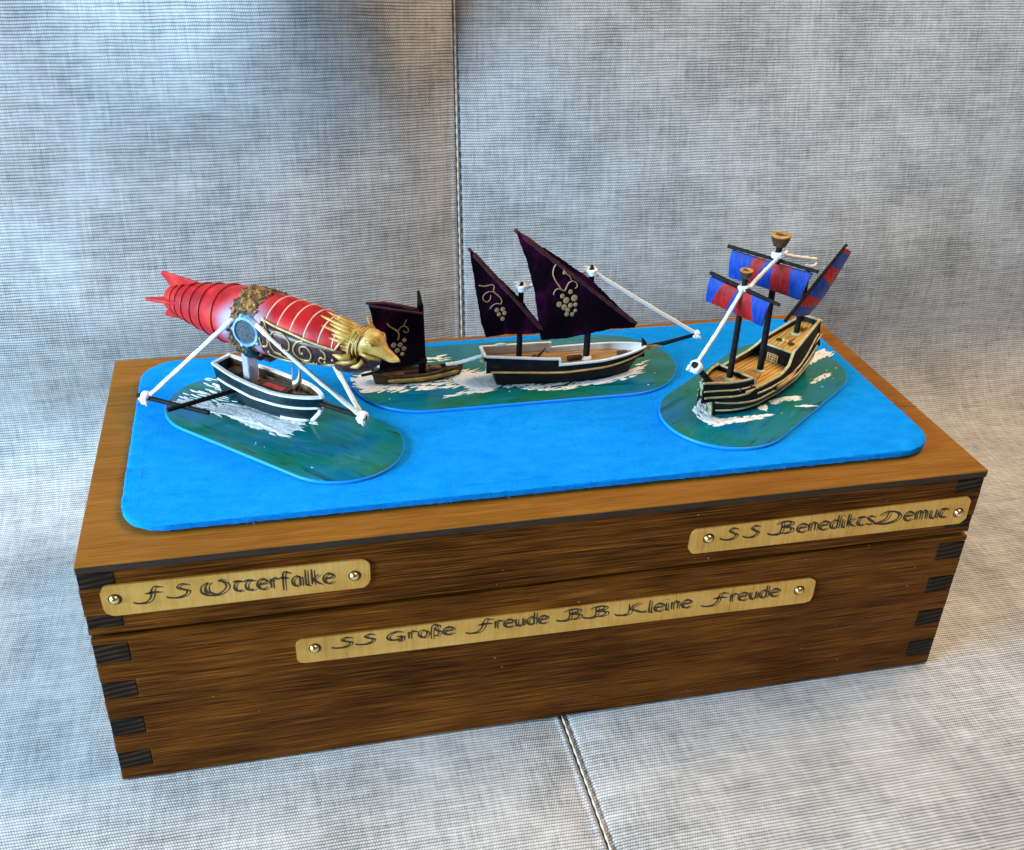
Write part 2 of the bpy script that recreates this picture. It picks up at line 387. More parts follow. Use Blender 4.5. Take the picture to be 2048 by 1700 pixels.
uvs = []
for q in vi: uvs += [xs[q % W_], arc[q//W_]]
uvl.data.foreach_set('uv', uvs)
# stitched cord along the seam
cordpts = []
for i in range(len(pp)):
    y, z = pp[i]
    p = Vector(fab(SEAM+.05, i)); cordpts.append(p+Vector((0, -.06 if z > 1 else 0, .05)))
fine = []
for a, b in zip(cordpts, cordpts[1:]):
    n = max(1, int((b-a).length/.09))
    fine += [a.lerp(b, k/n) for k in range(n)]
mb = MB(); mb.tube(fine, [.034+.014*sin(k*1.25) for k in range(len(fine))], 6)
obj('seam_cord', mb, M['cord'], fo, smooth=True)

# ------------------------------------------------------------------ wooden box
box = thing('wooden_box', 'brown stained wooden box with lid, finger joints and three brass nameplates', 'box', (0, 0, 0))
T_ = 1.05; L_ = 30.0; D_ = 13.45
FB = [(.6,1.3),(2.1,2.8),(3.7,4.4),(5.2,5.95)]      # finger heights on the base
FL = [(6.62,7.1),(8.12,8.68)]                        # finger heights on the lid
def board_poly(x0, x1, z0, z1, fingers):
    p = [(x0, z0)]; right = [(x1, z0)]
    for a, b in fingers: right += [(x1, a), (x1-T_, a), (x1-T_, b), (x1, b)]
    right.append((x1, z1)); left = [(x0, z1)]
    for a, b in reversed(fingers): left += [(x0, b), (x0+T_, b), (x0+T_, a), (x0, a)]
    return p+right+left
def front(poly, name, y0, y1, parent=None):
    mb = MB(); mb.prism(poly, lambda u, v, d: (u, d, v), y0, y1)
    return obj(name, mb, M['side_wood'], box, bevel=.06)
front(board_poly(0, L_, .05, 6.20, FB), 'front_board', 0, T_)
front(board_poly(0, L_, .10, 6.22, FB), 'back_board', D_-T_, D_)
front(board_poly(0, L_-.05, 6.38, 8.70, FL), 'lid_front_board', 0.01, T_)
front(board_poly(0, L_-.05, 6.32, 8.70, FL), 'lid_back_board', D_-T_, D_)
for nm, z0, z1 in (('side_board', .10, 6.20), ('lid_side_board', 6.33, 8.69)):
    for x0 in (.01, L_-T_-.01):
        mb = MB(); mb.box((x0, T_+.004, z0), (x0+T_, D_-T_-.004, z1)); obj(nm, mb, M['side_wood'], box)
for fs in (FB, FL):
    for a, b in fs:
        for x0 in (.012, L_-T_-.012 - (.05 if fs is FL else 0)):
            j = random.uniform(-.008, .012)
            mb = MB(); mb.box((x0+.012, -.004+j, a+.012), (x0+T_-.012, T_, b-.012), .02)
            obj('joint_finger', mb, M['end_grain'], box)
mb = MB(); mb.box((0, -.03, 8.715), (L_, D_, 8.99), .05)
lid = obj('lid_panel', mb, [M['edge_wood'], M['top_wood']], box)
me = lid.data
for p in me.polygons: p.material_index = 1 if p.normal.z > .3 else 0
mb = MB(); mb.box((.1, .30, .0), (L_-.1, D_-.1, .045), 0); obj('bottom_panel', mb, M['top_wood'], box)
mb = MB(); mb.box((T_*.6, T_*.6, 6.2), (L_-T_*.6, D_-T_*.6, 6.40)); obj('lid_seat', mb, M['edge_wood'], box)
# a crack in the top panel at the right edge
mb = MB(); mb.prism([(28.9,4.66),(29.5,4.70),(29.99,4.67),(29.99,4.61),(29.4,4.635)], lambda u, v, d: (u, v, d), 8.985, 8.994); obj('crack', mb, M['ink'], box)

mb = MB()                                        # lint and dust caught on the front
for q in range(26):
    x, z = random.uniform(.3, 29.7), random.uniform(.3, 8.5); r_ = random.uniform(.012, .028); y = -.012 if z < 6.2 or z > 6.4 else .0
    a = random.uniform(0, 3); l = r_*random.uniform(1, 2.6)
    mb.add([(x-l*cos(a), y-.004, z-l*sin(a)), (x+r_*.6*sin(a), y-.02, z-r_*.6*cos(a)), (x+l*cos(a), y-.004, z+l*sin(a)), (x-r_*.6*sin(a), y-.02, z+r_*.6*cos(a))], [(0,1,2,3)])
obj('dust', mb, mat('lint', (.55,.50,.42), .9), box, kind='stuff')

# --- lettering strokes: (width, strokes), x-height 1
GL = {
 'e': (.82, [[(.08,.52),(.72,.62),(.66,.93),(.4,1.02),(.12,.8),(.03,.42),(.2,.06),(.5,-.02),(.8,.18)]]),
 't': (.72, [[(0,.96),(.3,1.02),(.72,.98)],[(.32,1.0),(.1,.66),(.08,.25),(.3,0),(.66,.1)]]),
 'r': (.66, [[(.1,1.0),(.14,0)],[(.14,.66),(.34,1.0),(.64,.92)]]),
 'f': (.74, [[(.78,1.4),(.5,1.55),(.3,1.25),(.27,-.35)],[(.0,.95),(.62,.98)]]),
 'a': (.86, [[(.66,1.0),(.68,.0)],[(.66,.82),(.38,1.02),(.08,.72),(.06,.3),(.3,0),(.66,.24)]]),
 'l': (.36, [[(.1,1.6),(.1,.15),(.3,-.02)]]),
 'k': (.76, [[(.1,1.6),(.1,0)],[(.62,1.0),(.14,.52),(.7,-.02)]]),
 'n': (.80, [[(.1,1.0),(.12,0)],[(.12,.7),(.36,1.0),(.6,.86),(.64,0)]]),
 'm': (1.22, [[(.1,1.0),(.12,0)],[(.12,.7),(.34,1.0),(.54,.86),(.58,0)],[(.58,.7),(.8,1.0),(1.0,.86),(1.06,0)]]),
 'd': (.84, [[(.66,1.6),(.66,0)],[(.66,.82),(.38,1.02),(.08,.72),(.06,.3),(.3,0),(.66,.24)]]),
 'i': (.34, [[(.1,1.0),(.12,.1),(.26,0)],[(.1,1.36),(.14,1.46)]]),
 's': (.68, [[(.62,.86),(.34,1.03),(.08,.82),(.32,.52),(.58,.26),(.34,-.02),(.02,.14)]]),
 'u': (.82, [[(.08,1.0),(.1,.26),(.3,0),(.62,.22)],[(.64,1.0),(.66,0)]]),
 'o': (.80, [[(.36,1.02),(.08,.74),(.06,.3),(.36,-.02),(.66,.3),(.64,.74),(.36,1.02)]]),
 'z': (.80, [[(.08,-.35),(.12,1.2),(.36,1.55),(.62,1.3),(.4,.92),(.68,.5),(.5,.04),(.26,.08)]]),
 'F': (1.5, [[(1.46,1.36),(1.16,1.5),(.95,1.1),(.86,.3),(.55,-.28),(.05,-.36),(-.25,-.12)],[(.55,.72),(1.0,.82),(1.4,.78)]]),
 'S': (1.35, [[(1.2,1.24),(.9,1.46),(.55,1.16),(.75,.84),(1.15,.5),(1.0,.02),(.5,-.22),(0,-.12),(-.2,.1)]]),
 'O': (1.6, [[(.5,1.36),(.1,1.0),(.05,.3),(.45,-.16),(1.0,-.08),(1.4,.5),(1.35,1.1),(1.05,1.4),(1.3,1.5)],[(.5,1.36),(.3,.9),(.35,.3),(.7,-.02)]]),
 'B': (1.5, [[(.66,1.38),(.66,.2),(.36,-.16),(-.05,-.12),(-.22,.12)],[(.3,1.16),(.7,1.46),(1.22,1.4),(1.24,1.02),(.76,.76),(1.3,.56),(1.34,.1),(.9,-.12),(.6,.06)]]),
 'D': (1.85, [[(.8,1.36),(.62,.5),(.2,.1),(-.2,-.02)],[(.1,1.0),(.6,1.46),(1.3,1.4),(1.66,.86),(1.46,.2),(.8,-.16),(.1,-.2),(-.3,.0)]]),
 'G': (1.4, [[(1.1,1.2),(.7,1.4),(.2,1.1),(.05,.5),(.4,.04),(.9,.1),(1.15,.5),(.75,.5)],[(1.15,.5),(1.1,-.1),(.8,-.36)]]),
 'K': (1.6, [[(.66,1.38),(.66,.2),(.36,-.16),(-.05,-.12),(-.22,.12)],[(1.26,1.42),(.72,.74),(1.1,.3),(1.5,-.02),(1.8,.14)]]),
}
def ribbon(mb, pts, w, y, fade=1.0):
    P = [Vector((a, b)) for a, b in pts]
    L = []; R = []
    for i, p in enumerate(P):
        t = (P[min(i+1, len(P)-1)]-P[max(i-1, 0)])
        if t.length < 1e-9: t = Vector((1, 0))
        t.normalize(); n = Vector((-t.y, t.x))
        e = w*(.55+.45*abs(n.dot(Vector((.7,.7)))))*(.6+.4*sin(pi*i/max(1, len(P)-1)))
        L.append(p+n*e); R.append(p-n*e)
    for A, B, C_, D2 in zip(L, L[1:], R[1:], R):
        mb.add([(A.x, y, A.y), (B.x, y, B.y), (C_.x, y, C_.y), (D2.x, y, D2.y)], [(0,1,2,3)])
def word(mb, txt, x0, x1, zb0, zb1, xh, y):
    w = sum(GL[c][0] for c in txt)+.14*(len(txt)-1); k = (x1-x0)/w; x = x0
    nx, nz = .085, .06                           # nib offset: every stroke is drawn as a hollow double line
    for c in txt:
        gw, st = GL[c]
        for s_ in st:
            sm = [(p.x, p.y) for p in spline([(a, b, 0) for a, b in s_], 5)]
            for sgn, ww in ((-1, .044), (1, .030)):
                jx = random.uniform(-.01, .01)
                pts = []
                for a, b in sm:
                    X = x+k*(a+.10*sgn)+jx; Z = lerp(zb0, zb1, (X-x0)/(x1-x0))+xh*(b-.05*sgn)
                    pts.append((X, Z))
                ribbon(mb, pts, ww, y+(.0006*sgn))
        x += k*(gw+.14)
def plate(label, corners, r, words, nails):
    (xa, za0, za1), (xb, zb0, zb1) = corners     # left edge (x, bottom, top), right edge
    pts = []
    for cx, cz, a0 in ((xb-r, zb1-r, 0), (xa+r, za1-r, 90), (xa+r, za0+r, 180), (xb-r, zb0+r, 270)):
        for k_ in range(6):
            a = radians(a0+18*k_); q = r*random.uniform(.93, 1.03); pts.append((cx+q*cos(a), cz+q*sin(a)))
    mb = MB(); mb.prism(pts, lambda u, v, d: (u, d, v), -.085, -.006)
    p = obj('nameplate', mb, M['brass'], box, bevel=.012, label=label)
    mb = MB()
    for wd in words: word(mb, *wd, -.0885)
    obj('lettering', mb, M['ink'], p)
    for x, z in nails:
        mb = MB(); mb.lathe([(.02,-.235),(.075,-.222),(.125,-.18),(.15,-.13),(.152,-.086)], (x, 0, z), 14, 'y'); obj('nail', mb, M['nail'], p, smooth=60)
        mb = MB(); mb.lathe([(.205,-.0868),(.205,-.084)], (x+.02, 0, z-.01), 16, 'y'); obj('nail_hole', mb, M['ink'], p)
plate('brass nameplate reading FS Otterfalke', ((.58,7.10,8.25),(8.52,7.08,8.20)), .3,
      [('F',1.62,2.34,7.56,7.58,.30),('S',2.55,3.16,7.57,7.60,.29),('O',3.46,4.32,7.50,7.52,.33),('tterfalke',4.42,7.42,7.50,7.40,.37)], [(.95,7.73),(8.02,7.6)])
plate('brass nameplate reading SS Benedikts Demut', ((19.13,6.88,7.90),(29.62,6.84,8.00)), .3,
      [('S',20.33,20.88,7.38,7.36,.28),('S',21.15,21.65,7.37,7.37,.28),('B',22.1,22.92,7.36,7.34,.31),('enedikts',23.05,25.95,7.28,7.28,.34),('D',26.1,27.0,7.30,7.26,.30),('emut',27.1,28.8,7.26,7.21,.36)], [(19.78,7.48),(29.2,7.36)])
plate('brass nameplate reading SS Grosse Freude BB Kleine Freude', ((6.03,4.26,5.26),(24.22,4.06,5.16)), .26,
      [('S',7.3,7.9,4.76,4.78,.24),('S',8.05,8.62,4.78,4.8,.24),('G',9.0,9.62,4.74,4.76,.25),('roze',9.68,11.2,4.72,4.70,.31),('F',11.75,12.5,4.72,4.74,.28),('reude',12.58,14.42,4.70,4.66,.32),
       ('B',14.85,15.6,4.70,4.70,.28),('B',15.78,16.54,4.68,4.68,.28),('K',16.95,17.85,4.62,4.60,.30),('leine',18.0,19.56,4.55,4.55,.33),('F',20.1,20.9,4.58,4.58,.28),('reude',21.0,22.86,4.56,4.55,.33)], [(6.62,4.85),(23.6,4.70)])

# ------------------------------------------------------------------ felt pad
pad = thing('felt_pad', 'bright blue felt pad with rounded corners covering the box lid', 'felt pad', (15, 6.8, 9.0))
px, py = 13.83, 5.62
out = []
r = 1.45
for cx, cy, a0 in ((px-r, py-r, 0), (-px+r, py-r, 90), (-px+r, -py+r, 180), (px-r, -py+r, 270)):
    for k_ in range(13):
        a = radians(a0+7.5*k_); out.append((cx+r*cos(a), cy+r*sin(a)))
dense = []
for (a, b), (c, d) in zip(out, out[1:]+out[:1]):
    n = max(1, int(math.hypot(c-a, d-b)/.12))
    dense += [(lerp(a, c, k_/n), lerp(b, d, k_/n)) for k_ in range(n)]
def inset(i, z):
    res = []
    for q, (a, b) in enumerate(dense):
        cx = max(-px+r, min(px-r, a)); cy = max(-py+r, min(py-r, b))
        dx, dy = a-cx, b-cy; L = math.hypot(dx, dy) or 1
        j = random.uniform(-.012, .012)
        res.append((a-dx/L*(i+j), b-dy/L*(i+j), z+random.uniform(-.012, .012)))
    return res
mb = MB(); mb.loft([inset(.20,.02), inset(.09,.07), inset(.0,.12), inset(0,.22), inset(.0,.32), inset(.035,.347), inset(.10,.352), inset(.5,.353)], caps=True)
obj('felt_sheet', mb, M['felt'], pad, smooth=40)
mb = MB()                                       # loose fibres standing on the felt
for q in range(7000):
    if q < 5200: x, y, z = random.uniform(-px+.1, px-.1), random.uniform(-py+.1, py-.1), .345
    else:
        a, b = random.choice(dense); x, y, z = a*.998, b*.996, random.uniform(.1, .33)
    if abs(x) > px-r and abs(y) > py-r and math.hypot(abs(x)-px+r, abs(y)-py+r) > r: continue
    a = random.uniform(0, 2*pi); l = random.uniform(.06, .16); up = random.uniform(.005, .05)
    w = .006
    ox, oy = (0, 0) if q < 5200 else ((.03*(1 if x > 0 else -1) if abs(x) > px-.2 else 0), (.03*(1 if y > 0 else -1) if abs(y) > py-.2 else 0))
    p0 = Vector((x, y, z)); p1 = Vector((x+l*.5*cos(a)+ox, y+l*.5*sin(a)+oy, z+up)); p2 = Vector((x+l*cos(a+.5)+ox, y+l*sin(a+.5)+oy, z+up*.4))
    n = Vector((-sin(a), cos(a), .3))*w
    mb.add([p0-n, p0+n, p1+n, p1-n, p2], [(0,1,2,3),(3,2,4)])
obj('felt_fibres', mb, M['felt'], pad, kind='stuff')

# ------------------------------------------------------------------ painted sea bases
def stadium(L, r, n=26, sq=1.0):
    p = []
    for k_ in range(n+1):
        a = -pi/2+pi*k_/n; p.append((L/2+r*cos(a)*sq, r*sin(a)))
    for k_ in range(n+1):
        a = pi/2+pi*k_/n; p.append((-L/2+r*cos(a)*sq, r*sin(a)))
    return p
def stroke(mb, x, y, ang, l, w, h=.035):
    """one raised dab of foam paint: a low dome with a ragged tail"""
    n = 9; rows = []
    bend = random.uniform(-.35, .35)
    for i in range(n):
        t = i/(n-1); ww = w*(sin(pi*min(1, t*1.15+.08))**.7)*random.uniform(.88, 1.1)*(1-.55*t)
        a = ang+bend*t; cx = x+cos(ang)*l*t-sin(ang)*bend*l*t*t*.5; cy = y+sin(ang)*l*t+cos(ang)*bend*l*t*t*.5
        nx, ny = -sin(a), cos(a); hh = h*.6*random.uniform(.7, 1.2)
        rows.append([(cx+nx*ww*c_, cy+ny*ww*c_, hh*(1-c_*c_)-.004) for c_ in (-1, -.5, 0, .5, 1)])
    mb.sheet(rows)
def sea_base(label, loc, heading, L, r, strokes, sq=1.0):
    b = thing('sea_base', label, 'model base', loc, heading, 'sea bases under the model ships')
    o = stadium(L, r, sq=sq)
    k0 = lambda i, z: [(x*(1-i/(L/2+r)), y*(1-i/r), z) for x, y in o]
    mb = MB(); mb.loft([k0(.04,.0), k0(0,.03), k0(0,.105), k0(.02,.125)], caps=True); obj('acrylic_disc', mb, M['acrylic'], b, smooth=50)
    mb = MB(); mb.loft([k0(.035,.127), k0(.03,.142), k0(.06,.15)], caps=True); obj('painted_sea', mb, M['sea'], b, smooth=50)
    mb = MB(); strokes(mb)
    f = obj('foam', mb, M['foam'], b, smooth=True); f.location.z = .15*S; f['kind'] = 'stuff'
    return b
PADTOP = 9.352
def inside(poly, x, y):
    c = False; j = len(poly)-1
    for i in range(len(poly)):
        (xi, yi), (xj, yj) = poly[i], poly[j]
        if (yi > y) != (yj > y) and x < (xj-xi)*(y-yi)/(yj-yi)+xi: c = not c
        j = i
    return c
def fill(mb, poly, n, ang, l, w, h=.035, spread=.25):
    x0, x1 = min(p[0] for p in poly), max(p[0] for p in poly); y0, y1 = min(p[1] for p in poly), max(p[1] for p in poly)
    k_ = 0; tries = 0
    while k_ < n and tries < n*40:
        tries += 1
        x, y = random.uniform(x0, x1), random.uniform(y0, y1)
        if inside(poly, x, y):
            a = (ang(x, y) if callable(ang) else ang)+random.uniform(-spread, spread)
            if k_ % 3 == 0: stroke(mb, x-.4*l*cos(a), y-.4*l*sin(a), a, l*random.uniform(.8, 1.3), w*2.0, h*.6)
            stroke(mb, x-.4*l*cos(a), y-.4*l*sin(a), a, l*random.uniform(.6, 1.3), w*random.uniform(.6, 1.3), h); k_ += 1
def specks(mb, n, L, r):
    for q in range(n):
        x, y = random.uniform(-L/2-r*.6, L/2+r*.6), random.uniform(-r*.85, r*.85)
        stroke(mb, x, y, random.uniform(0, 6), random.uniform(.04, .11), random.uniform(.015, .035), .02)
def patch(mb, poly, h=.03):
    out = spline([(x, y, 0) for x, y in poly], 10, closed=True)
    out = [(p.x+random.uniform(-.03, .03), p.y+random.uniform(-.03, .03)) for p in out]
    cx = sum(p[0] for p in out)/len(out); cy = sum(p[1] for p in out)/len(out)
    rings = []
    for f_, z in ((1.0, -.004), (.93, h*.7), (.6, h), (.1, h*1.1)): rings.append([(cx+(x-cx)*f_, cy+(y-cy)*f_, z*random.uniform(.8, 1.2)) for x, y in out])
    mb.loft(rings); n = len(out); mb.f.append(tuple(len(mb.v)-n+i for i in range(n))); mb.m.append(0)
def foam1(mb):
    patch(mb, [(-2.9,-.85),(-2.1,-.72),(-1.4,-.70),(-.5,-.56),(.2,-.50),(.62,-.62),(.68,.1),(0,.2),(-1.5,.15),(-2.3,-.1)])
    fill(mb, [(-4.3,-1.25),(-3.35,-1.1),(-2.4,-.85),(-1.57,-.75),(-.4,-.62),(.2,-.56),(.62,-.66),(.7,.2),(.3,.3),(-1.5,.2),(-2.3,.1),(-3.4,-.3)], 120, radians(2), .5, .10, .03)
    fill(mb, [(-1.2,-.7),(.62,-.72),(.75,.5),(-1.2,.2)], 90, radians(3), .5, .14, .03)
    fill(mb, [(-4.3,-1.2),(-4.25,.4),(-4.5,.95),(-3.4,1),(-2.3,.2),(-2.2,-.8)], 70, radians(8), .5, .035)
    fill(mb, [(-2.2,.9),(.6,.9),(1.0,.5),(.5,1.25),(-2,1.3)], 60, radians(-2), .4, .06)
    specks(mb, 14, 5.2, 2.2)
def foam2(mb):
    patch(mb, [(-2.0,-1.3),(-1.2,-1.4),(-.75,-1.0),(-.9,-.2),(-1.6,-.1),(-2.3,.1),(-2.6,-.5)]); patch(mb, [(-6.15,.3),(-5.4,.5),(-5.2,-.3),(-5.8,-.7),(-6.2,-.3)]); patch(mb, [(1.6,-1.75),(2.8,-1.45),(4.0,-1.1),(4.9,-.5),(4.2,-1.2),(3.0,-1.6)])
    a = lambda x, y: radians(12)
    fill(mb, [(-6.25,.4),(-5.6,.8),(-5.7,-.1),(-4.9,-.45),(-6.0,-1.0),(-6.3,-.3)], 80, radians(-8), .5, .055)
    fill(mb, [(-6.0,-1.0),(-5.0,-.4),(-4.0,-.55),(-3.0,-.3),(-2.1,.45),(-1.5,.1),(-.95,.0),(-.7,-1.1),(-1.5,-1.5),(-2.4,-1.1),(-3.2,-.95),(-4.2,-1.1),(-5.2,-.95)], 130, radians(14), .55, .05)
    fill(mb, [(-4.2,-1.95),(-3.2,-1.7),(-2,-1.25),(-1,-1.3),(-1.5,-1.6),(-3,-1.75)], 26, radians(12), .6, .035)
    fill(mb, [(-1.2,-.9),(-.3,-1.0),(1.0,-1.3),(2.6,-1.45),(4.0,-1.1),(4.9,-.35),(5.25,-.05),(5.0,-.8),(4.1,-1.45),(3.0,-1.65),(1.8,-1.95),(.3,-1.75),(-.7,-1.3)], 120, radians(13), .5, .05)
    fill(mb, [(-6.0,1.0),(-2.4,1.2),(-2.4,1.7),(-5.4,1.6)], 30, radians(0), .5, .05)
    specks(mb, 20, 7.6, 2.6)
def foam3(mb):
    patch(mb, [(3.0,-.55),(3.35,-.45),(3.5,0),(3.2,.4),(2.9,.3)]); patch(mb, [(3.3,.15),(2.7,.72),(1.9,1.1),(2.6,.45)]); patch(mb, [(.45,.85),(.55,1.08),(.1,1.2),(-.3,1.5),(-.1,1.1)]); patch(mb, [(-3.6,.4),(-4.4,.3),(-4.85,.5),(-4.5,.75)])
    fill(mb, [(2.6,-1.0),(3.1,-.9),(3.5,-.4),(3.5,.2),(2.7,.75),(1.8,1.2),(1.2,1.45),(1.9,.85),(2.6,.35),(3.1,-.1),(2.8,-.5)], 120, lambda x, y: radians(180-28) if y > 0 else radians(60), .34, .055, .05)
    fill(mb, [(1.5,-1.3),(2.6,-1.1),(3.0,-.5),(2.4,-.7)], 30, radians(20), .4, .05)
    fill(mb, [(.9,.85),(1.2,.7),(1.45,.95),(1.1,1.05)], 12, radians(30), .3, .07)
    fill(mb, [(.4,.8),(.6,1.1),(.1,1.2),(-.25,1.56),(-.6,1.4),(-.1,1.05)], 30, radians(145), .4, .07)
    fill(mb, [(.18,1.7),(-.2,2.0),(-.35,2.2),(0,1.95)], 12, radians(140), .3, .05)
    fill(mb, [(-1.7,1.35),(-2.5,1.55),(-3.1,1.6),(-3.2,1.3),(-2.4,1.3)], 22, radians(175), .4, .04)
    fill(mb, [(-3.4,.3),(-4.4,.2),(-5.0,.4),(-4.8,.9),(-4.4,.55),(-3.6,.6)], 50, radians(178), .5, .06)
    fill(mb, [(-2.7,-2.0),(-2.1,-1.8),(-2.2,-1.6),(-2.7,-1.7)], 7, radians(10), .25, .05)
    fill(mb, [(-.7,-2.1),(-.3,-2.1),(-.4,-1.9),(-.7,-1.95)], 5, radians(10), .25, .05)
    specks(mb, 18, 5.0, 2.3)
sea_base('oval teal sea base with white wake under the red airship boat', (6.235,6.455,PADTOP), -45, 5.2, 2.2, foam1)
sea_base('long teal sea base under the black caravel and its small tow boat', (15.32,9.15,PADTOP), 0, 7.6, 2.6, foam2)
sea_base('oval teal sea base under the ship with blue and red striped sails', (23.93,6.01,PADTOP), -142, 4.95, 2.37, foam3)
SEAZ = 9.502

# ------------------------------------------------------------------ ship helpers
def shell(xsf, xbf, wf, zf, nu=22, nv=6, u0=0.0, u1=1.0):
    """one side-to-side hull skin. rows run keel->rail; returns (port rows, starboard rows)"""
    P = []
    for i in range(nv+1):
        row = []
        for j in range(nu+1):
            u = lerp(u0, u1, j/nu); q = i/nv
            z = zf(u, q); x = lerp(xsf(z), xbf(z), u); row.append((x, wf(u, z), z))
        P.append(row)
    return P
def hull_mesh(P, lift=0):
    mb = MB(); h = len(P); w = len(P[0])
    ring = []
    for row in P:
        ring.append([p for p in row]+[(x, -y, z) for x, y, z in reversed(row)])
    mb.loft(ring, caps=False)
    n = len(ring[0]); mb.f.append(tuple(range(n-1, -1, -1))); mb.m.append(0)
    return mb
def rail_tube(mb, pts, w, h):
    """a flat rail cap of width w and height h following pts"""
    P = [Vector(p) for p in pts]; rings = []
    for i, p in enumerate(P):
        t = P[min(i+1, len(P)-1)]-P[max(i-1, 0)]; t.z *= .0 if (abs(t.x)+abs(t.y)) > 1e-6 else 1
        t.normalize(); n = Vector((-t.y, t.x, 0)); 
        if n.length < 1e-6: n = Vector((0, 1, 0))
        n.normalize()
        rings.append([p-n*w/2, p+n*w/2, p+n*w/2+Vector((0,0,h)), p-n*w/2+Vector((0,0,h))])
    mb.loft(rings, caps=True)
def string(parent, pts, r=.072, name='string'):
    sm = spline(pts, 8); n = len(sm)
    mb = MB(); mb.tube([p+Vector((0,0,.006*sin(i*1.7))) for i, p in enumerate(sm)], [r*(1+.10*sin(i*2.3)) for i in range(n)], 8)
    return obj(name, mb, M['string'], parent, smooth=True)
def knot(parent, c, axis, R, r=.085):
    """a loop of string tied round a spar"""
    ax = Vector(axis).normalized(); a = ax.cross(Vector((0,0,1)) if abs(ax.z) < .8 else Vector((1,0,0))).normalized(); b = ax.cross(a)
    c = Vector(c); pts = []
    for i in range(26):
        t = 2*pi*2*i/25; pts.append(c+(a*cos(t)+b*sin(t))*R+ax*(.10*(i/25-.5)*2))
    mb = MB(); mb.tube(pts, r, 8)
    mb.tube([c+a*R, c+a*R*1.2+ax*.1+b*.1, c+a*R*1.1+ax*.15+b*.25], [r, r*.9, r*.6], 7)
    mb.ball(c+(a+b)*R*.8, r*1.5, 8, 6)
    return obj('knot', mb, M['string'], parent, smooth=True)
def mast(parent, base, top, r0, r1, material=None):
    mb = MB(); b = Vector(base); t = Vector(top)
    mb.tube([b, b.lerp(t, .5), t], [r0, lerp(r0, r1, .5), r1], 12)
    return obj('mast', mb, material or M['black'], parent, smooth=50)

# ================================================================== galleon with striped sails
G = thing('galleon', 'black model ship with blue and red striped sails and two crow nests', 'model ship', (24.03,6.2,SEAZ), -147, 'model ships on the felt pad')
gxs = lambda z: interp([(0,-2.75),(.6,-2.95),(1.0,-3.3),(1.9,-3.45)], z)
gxb = lambda z: interp([(0,3.02),(.2,3.06),(.55,3.16),(.80,3.30)], z)
def gw(u, z):
    B = interp([(0,.86),(.35,1.04),(.6,1.10),(.9,1.02),(1.3,.80),(1.9,.66)], z)
    st = interp([(0,.58),(.12,.74),(.3,.93),(.5,1.0),(.68,.97)], u)
    if u > .68: st = .97*max(.0, 1-((u-.68)/.325)**2.2)**.85
    return max(.09, B*st)
sheer = lambda u: .92+.42*max(0, .38-u)**1.3*3.0+.10*max(0, u-.7)
P = shell(gxs, gxb, gw, lambda u, q: q*min(.92, .92), 26, 7)
mb = hull_mesh(P); hull = obj('hull', mb, M['hull_black'], G, smooth=40)
# stern castle: tumblehome block rising aft of x=-1.05
def qtop(x): return interp([(-3.5,1.88),(-1.1,1.40),(-.85,1.22),(-.55,1.05),(-.1,.96),(.2,.93)], x)
def qw(x, z):
    u = (x-gxs(z))/(gxb(z)-gxs(z)); return gw(max(0, u), z)
qx = [-3.42+i*(3.62/20) for i in range(21)]
def bulwark(xs_, top, wf, z0, side, th, name, material, parent):
    outer = [[(x, side*wf(x, lerp(z0, top(x), q)), lerp(z0, top(x), q)) for x in xs_] for q in (0, .25, .5, .75, 1)]
    mb = MB(); mb.sheet(outer, (0, -side*th, 0)); return obj(name, mb, material, parent, smooth=40)
for sd in (1, -1): bulwark(qx, qtop, qw, .88, sd, .075, 'quarter_bulwark', M['hull_black'], hull)
mb = MB(); w0 = qw(-3.4, 1.0); w1 = qw(-3.4, 1.86)
mb.loft([[(-2.98,-w0*.95,.6),(-2.98,w0*.95,.6),(-2.86,w0*.95,.6),(-2.86,-w0*.95,.6)],[(-3.36,-w0,1.0),(-3.36,w0,1.0),(-3.26,w0,1.0),(-3.26,-w0,1.0)],[(-3.44,-w1,1.86),(-3.44,w1,1.86),(-3.36,w1,1.86),(-3.36,-w1,1.86)]], caps=True)
obj('transom', mb, M['hull_black'], hull)
# decks
def deck(x0, x1, zf, wf, name, material, n=16, drop=.12, off=.05):
    mb = MB(); rows = []
    for i in range(n+1):
        x = lerp(x0, x1, i/n); z = zf(x); w = max(.03, wf(x, z)-off); rows.append([(x, -w, z), (x, 0, z+.015), (x, w, z)])
    mb.sheet(rows, (0, 0, -drop)); return obj(name, mb, material, G)
lw = lambda x, z: gw(max(0, min(1, (x-gxs(z))/(gxb(z)-gxs(z)))), z)
deck(-1.1, 1.75, lambda x: .70, lambda x, z: lw(x, .7), 'main_deck', M['deck_gold'])
deck(-3.38, -1.08, lambda x: interp([(-3.4,1.66),(-1.08,1.29)], x), lambda x, z: lw(x, z), 'quarterdeck', M['deck_gold'])
mb = MB(); mb.box((-1.12,-.66,.68),(-1.05,.66,1.30)); obj('bulkhead', mb, M['hull_black'], G)
mb = MB(); rail_tube(mb, [(-1.085,-.64,1.30),(-1.085,.64,1.30)], .09, .05); obj('bulkhead_rail', mb, M['cream'], G)
# ladder / grating against the bulkhead
mb = MB()
for y in (-.33,.11): mb.box((-1.04,y,.74),(-.99,y+.035,1.04))
for z in (.74,.84,.94,1.02): mb.box((-1.035,-.33,z),(-.985,.14,z+.028))
for y in (-.22,-.11,0): mb.box((-1.035,y,.74),(-.99,y+.03,1.04))
obj('grating', mb, M['tan'], G)
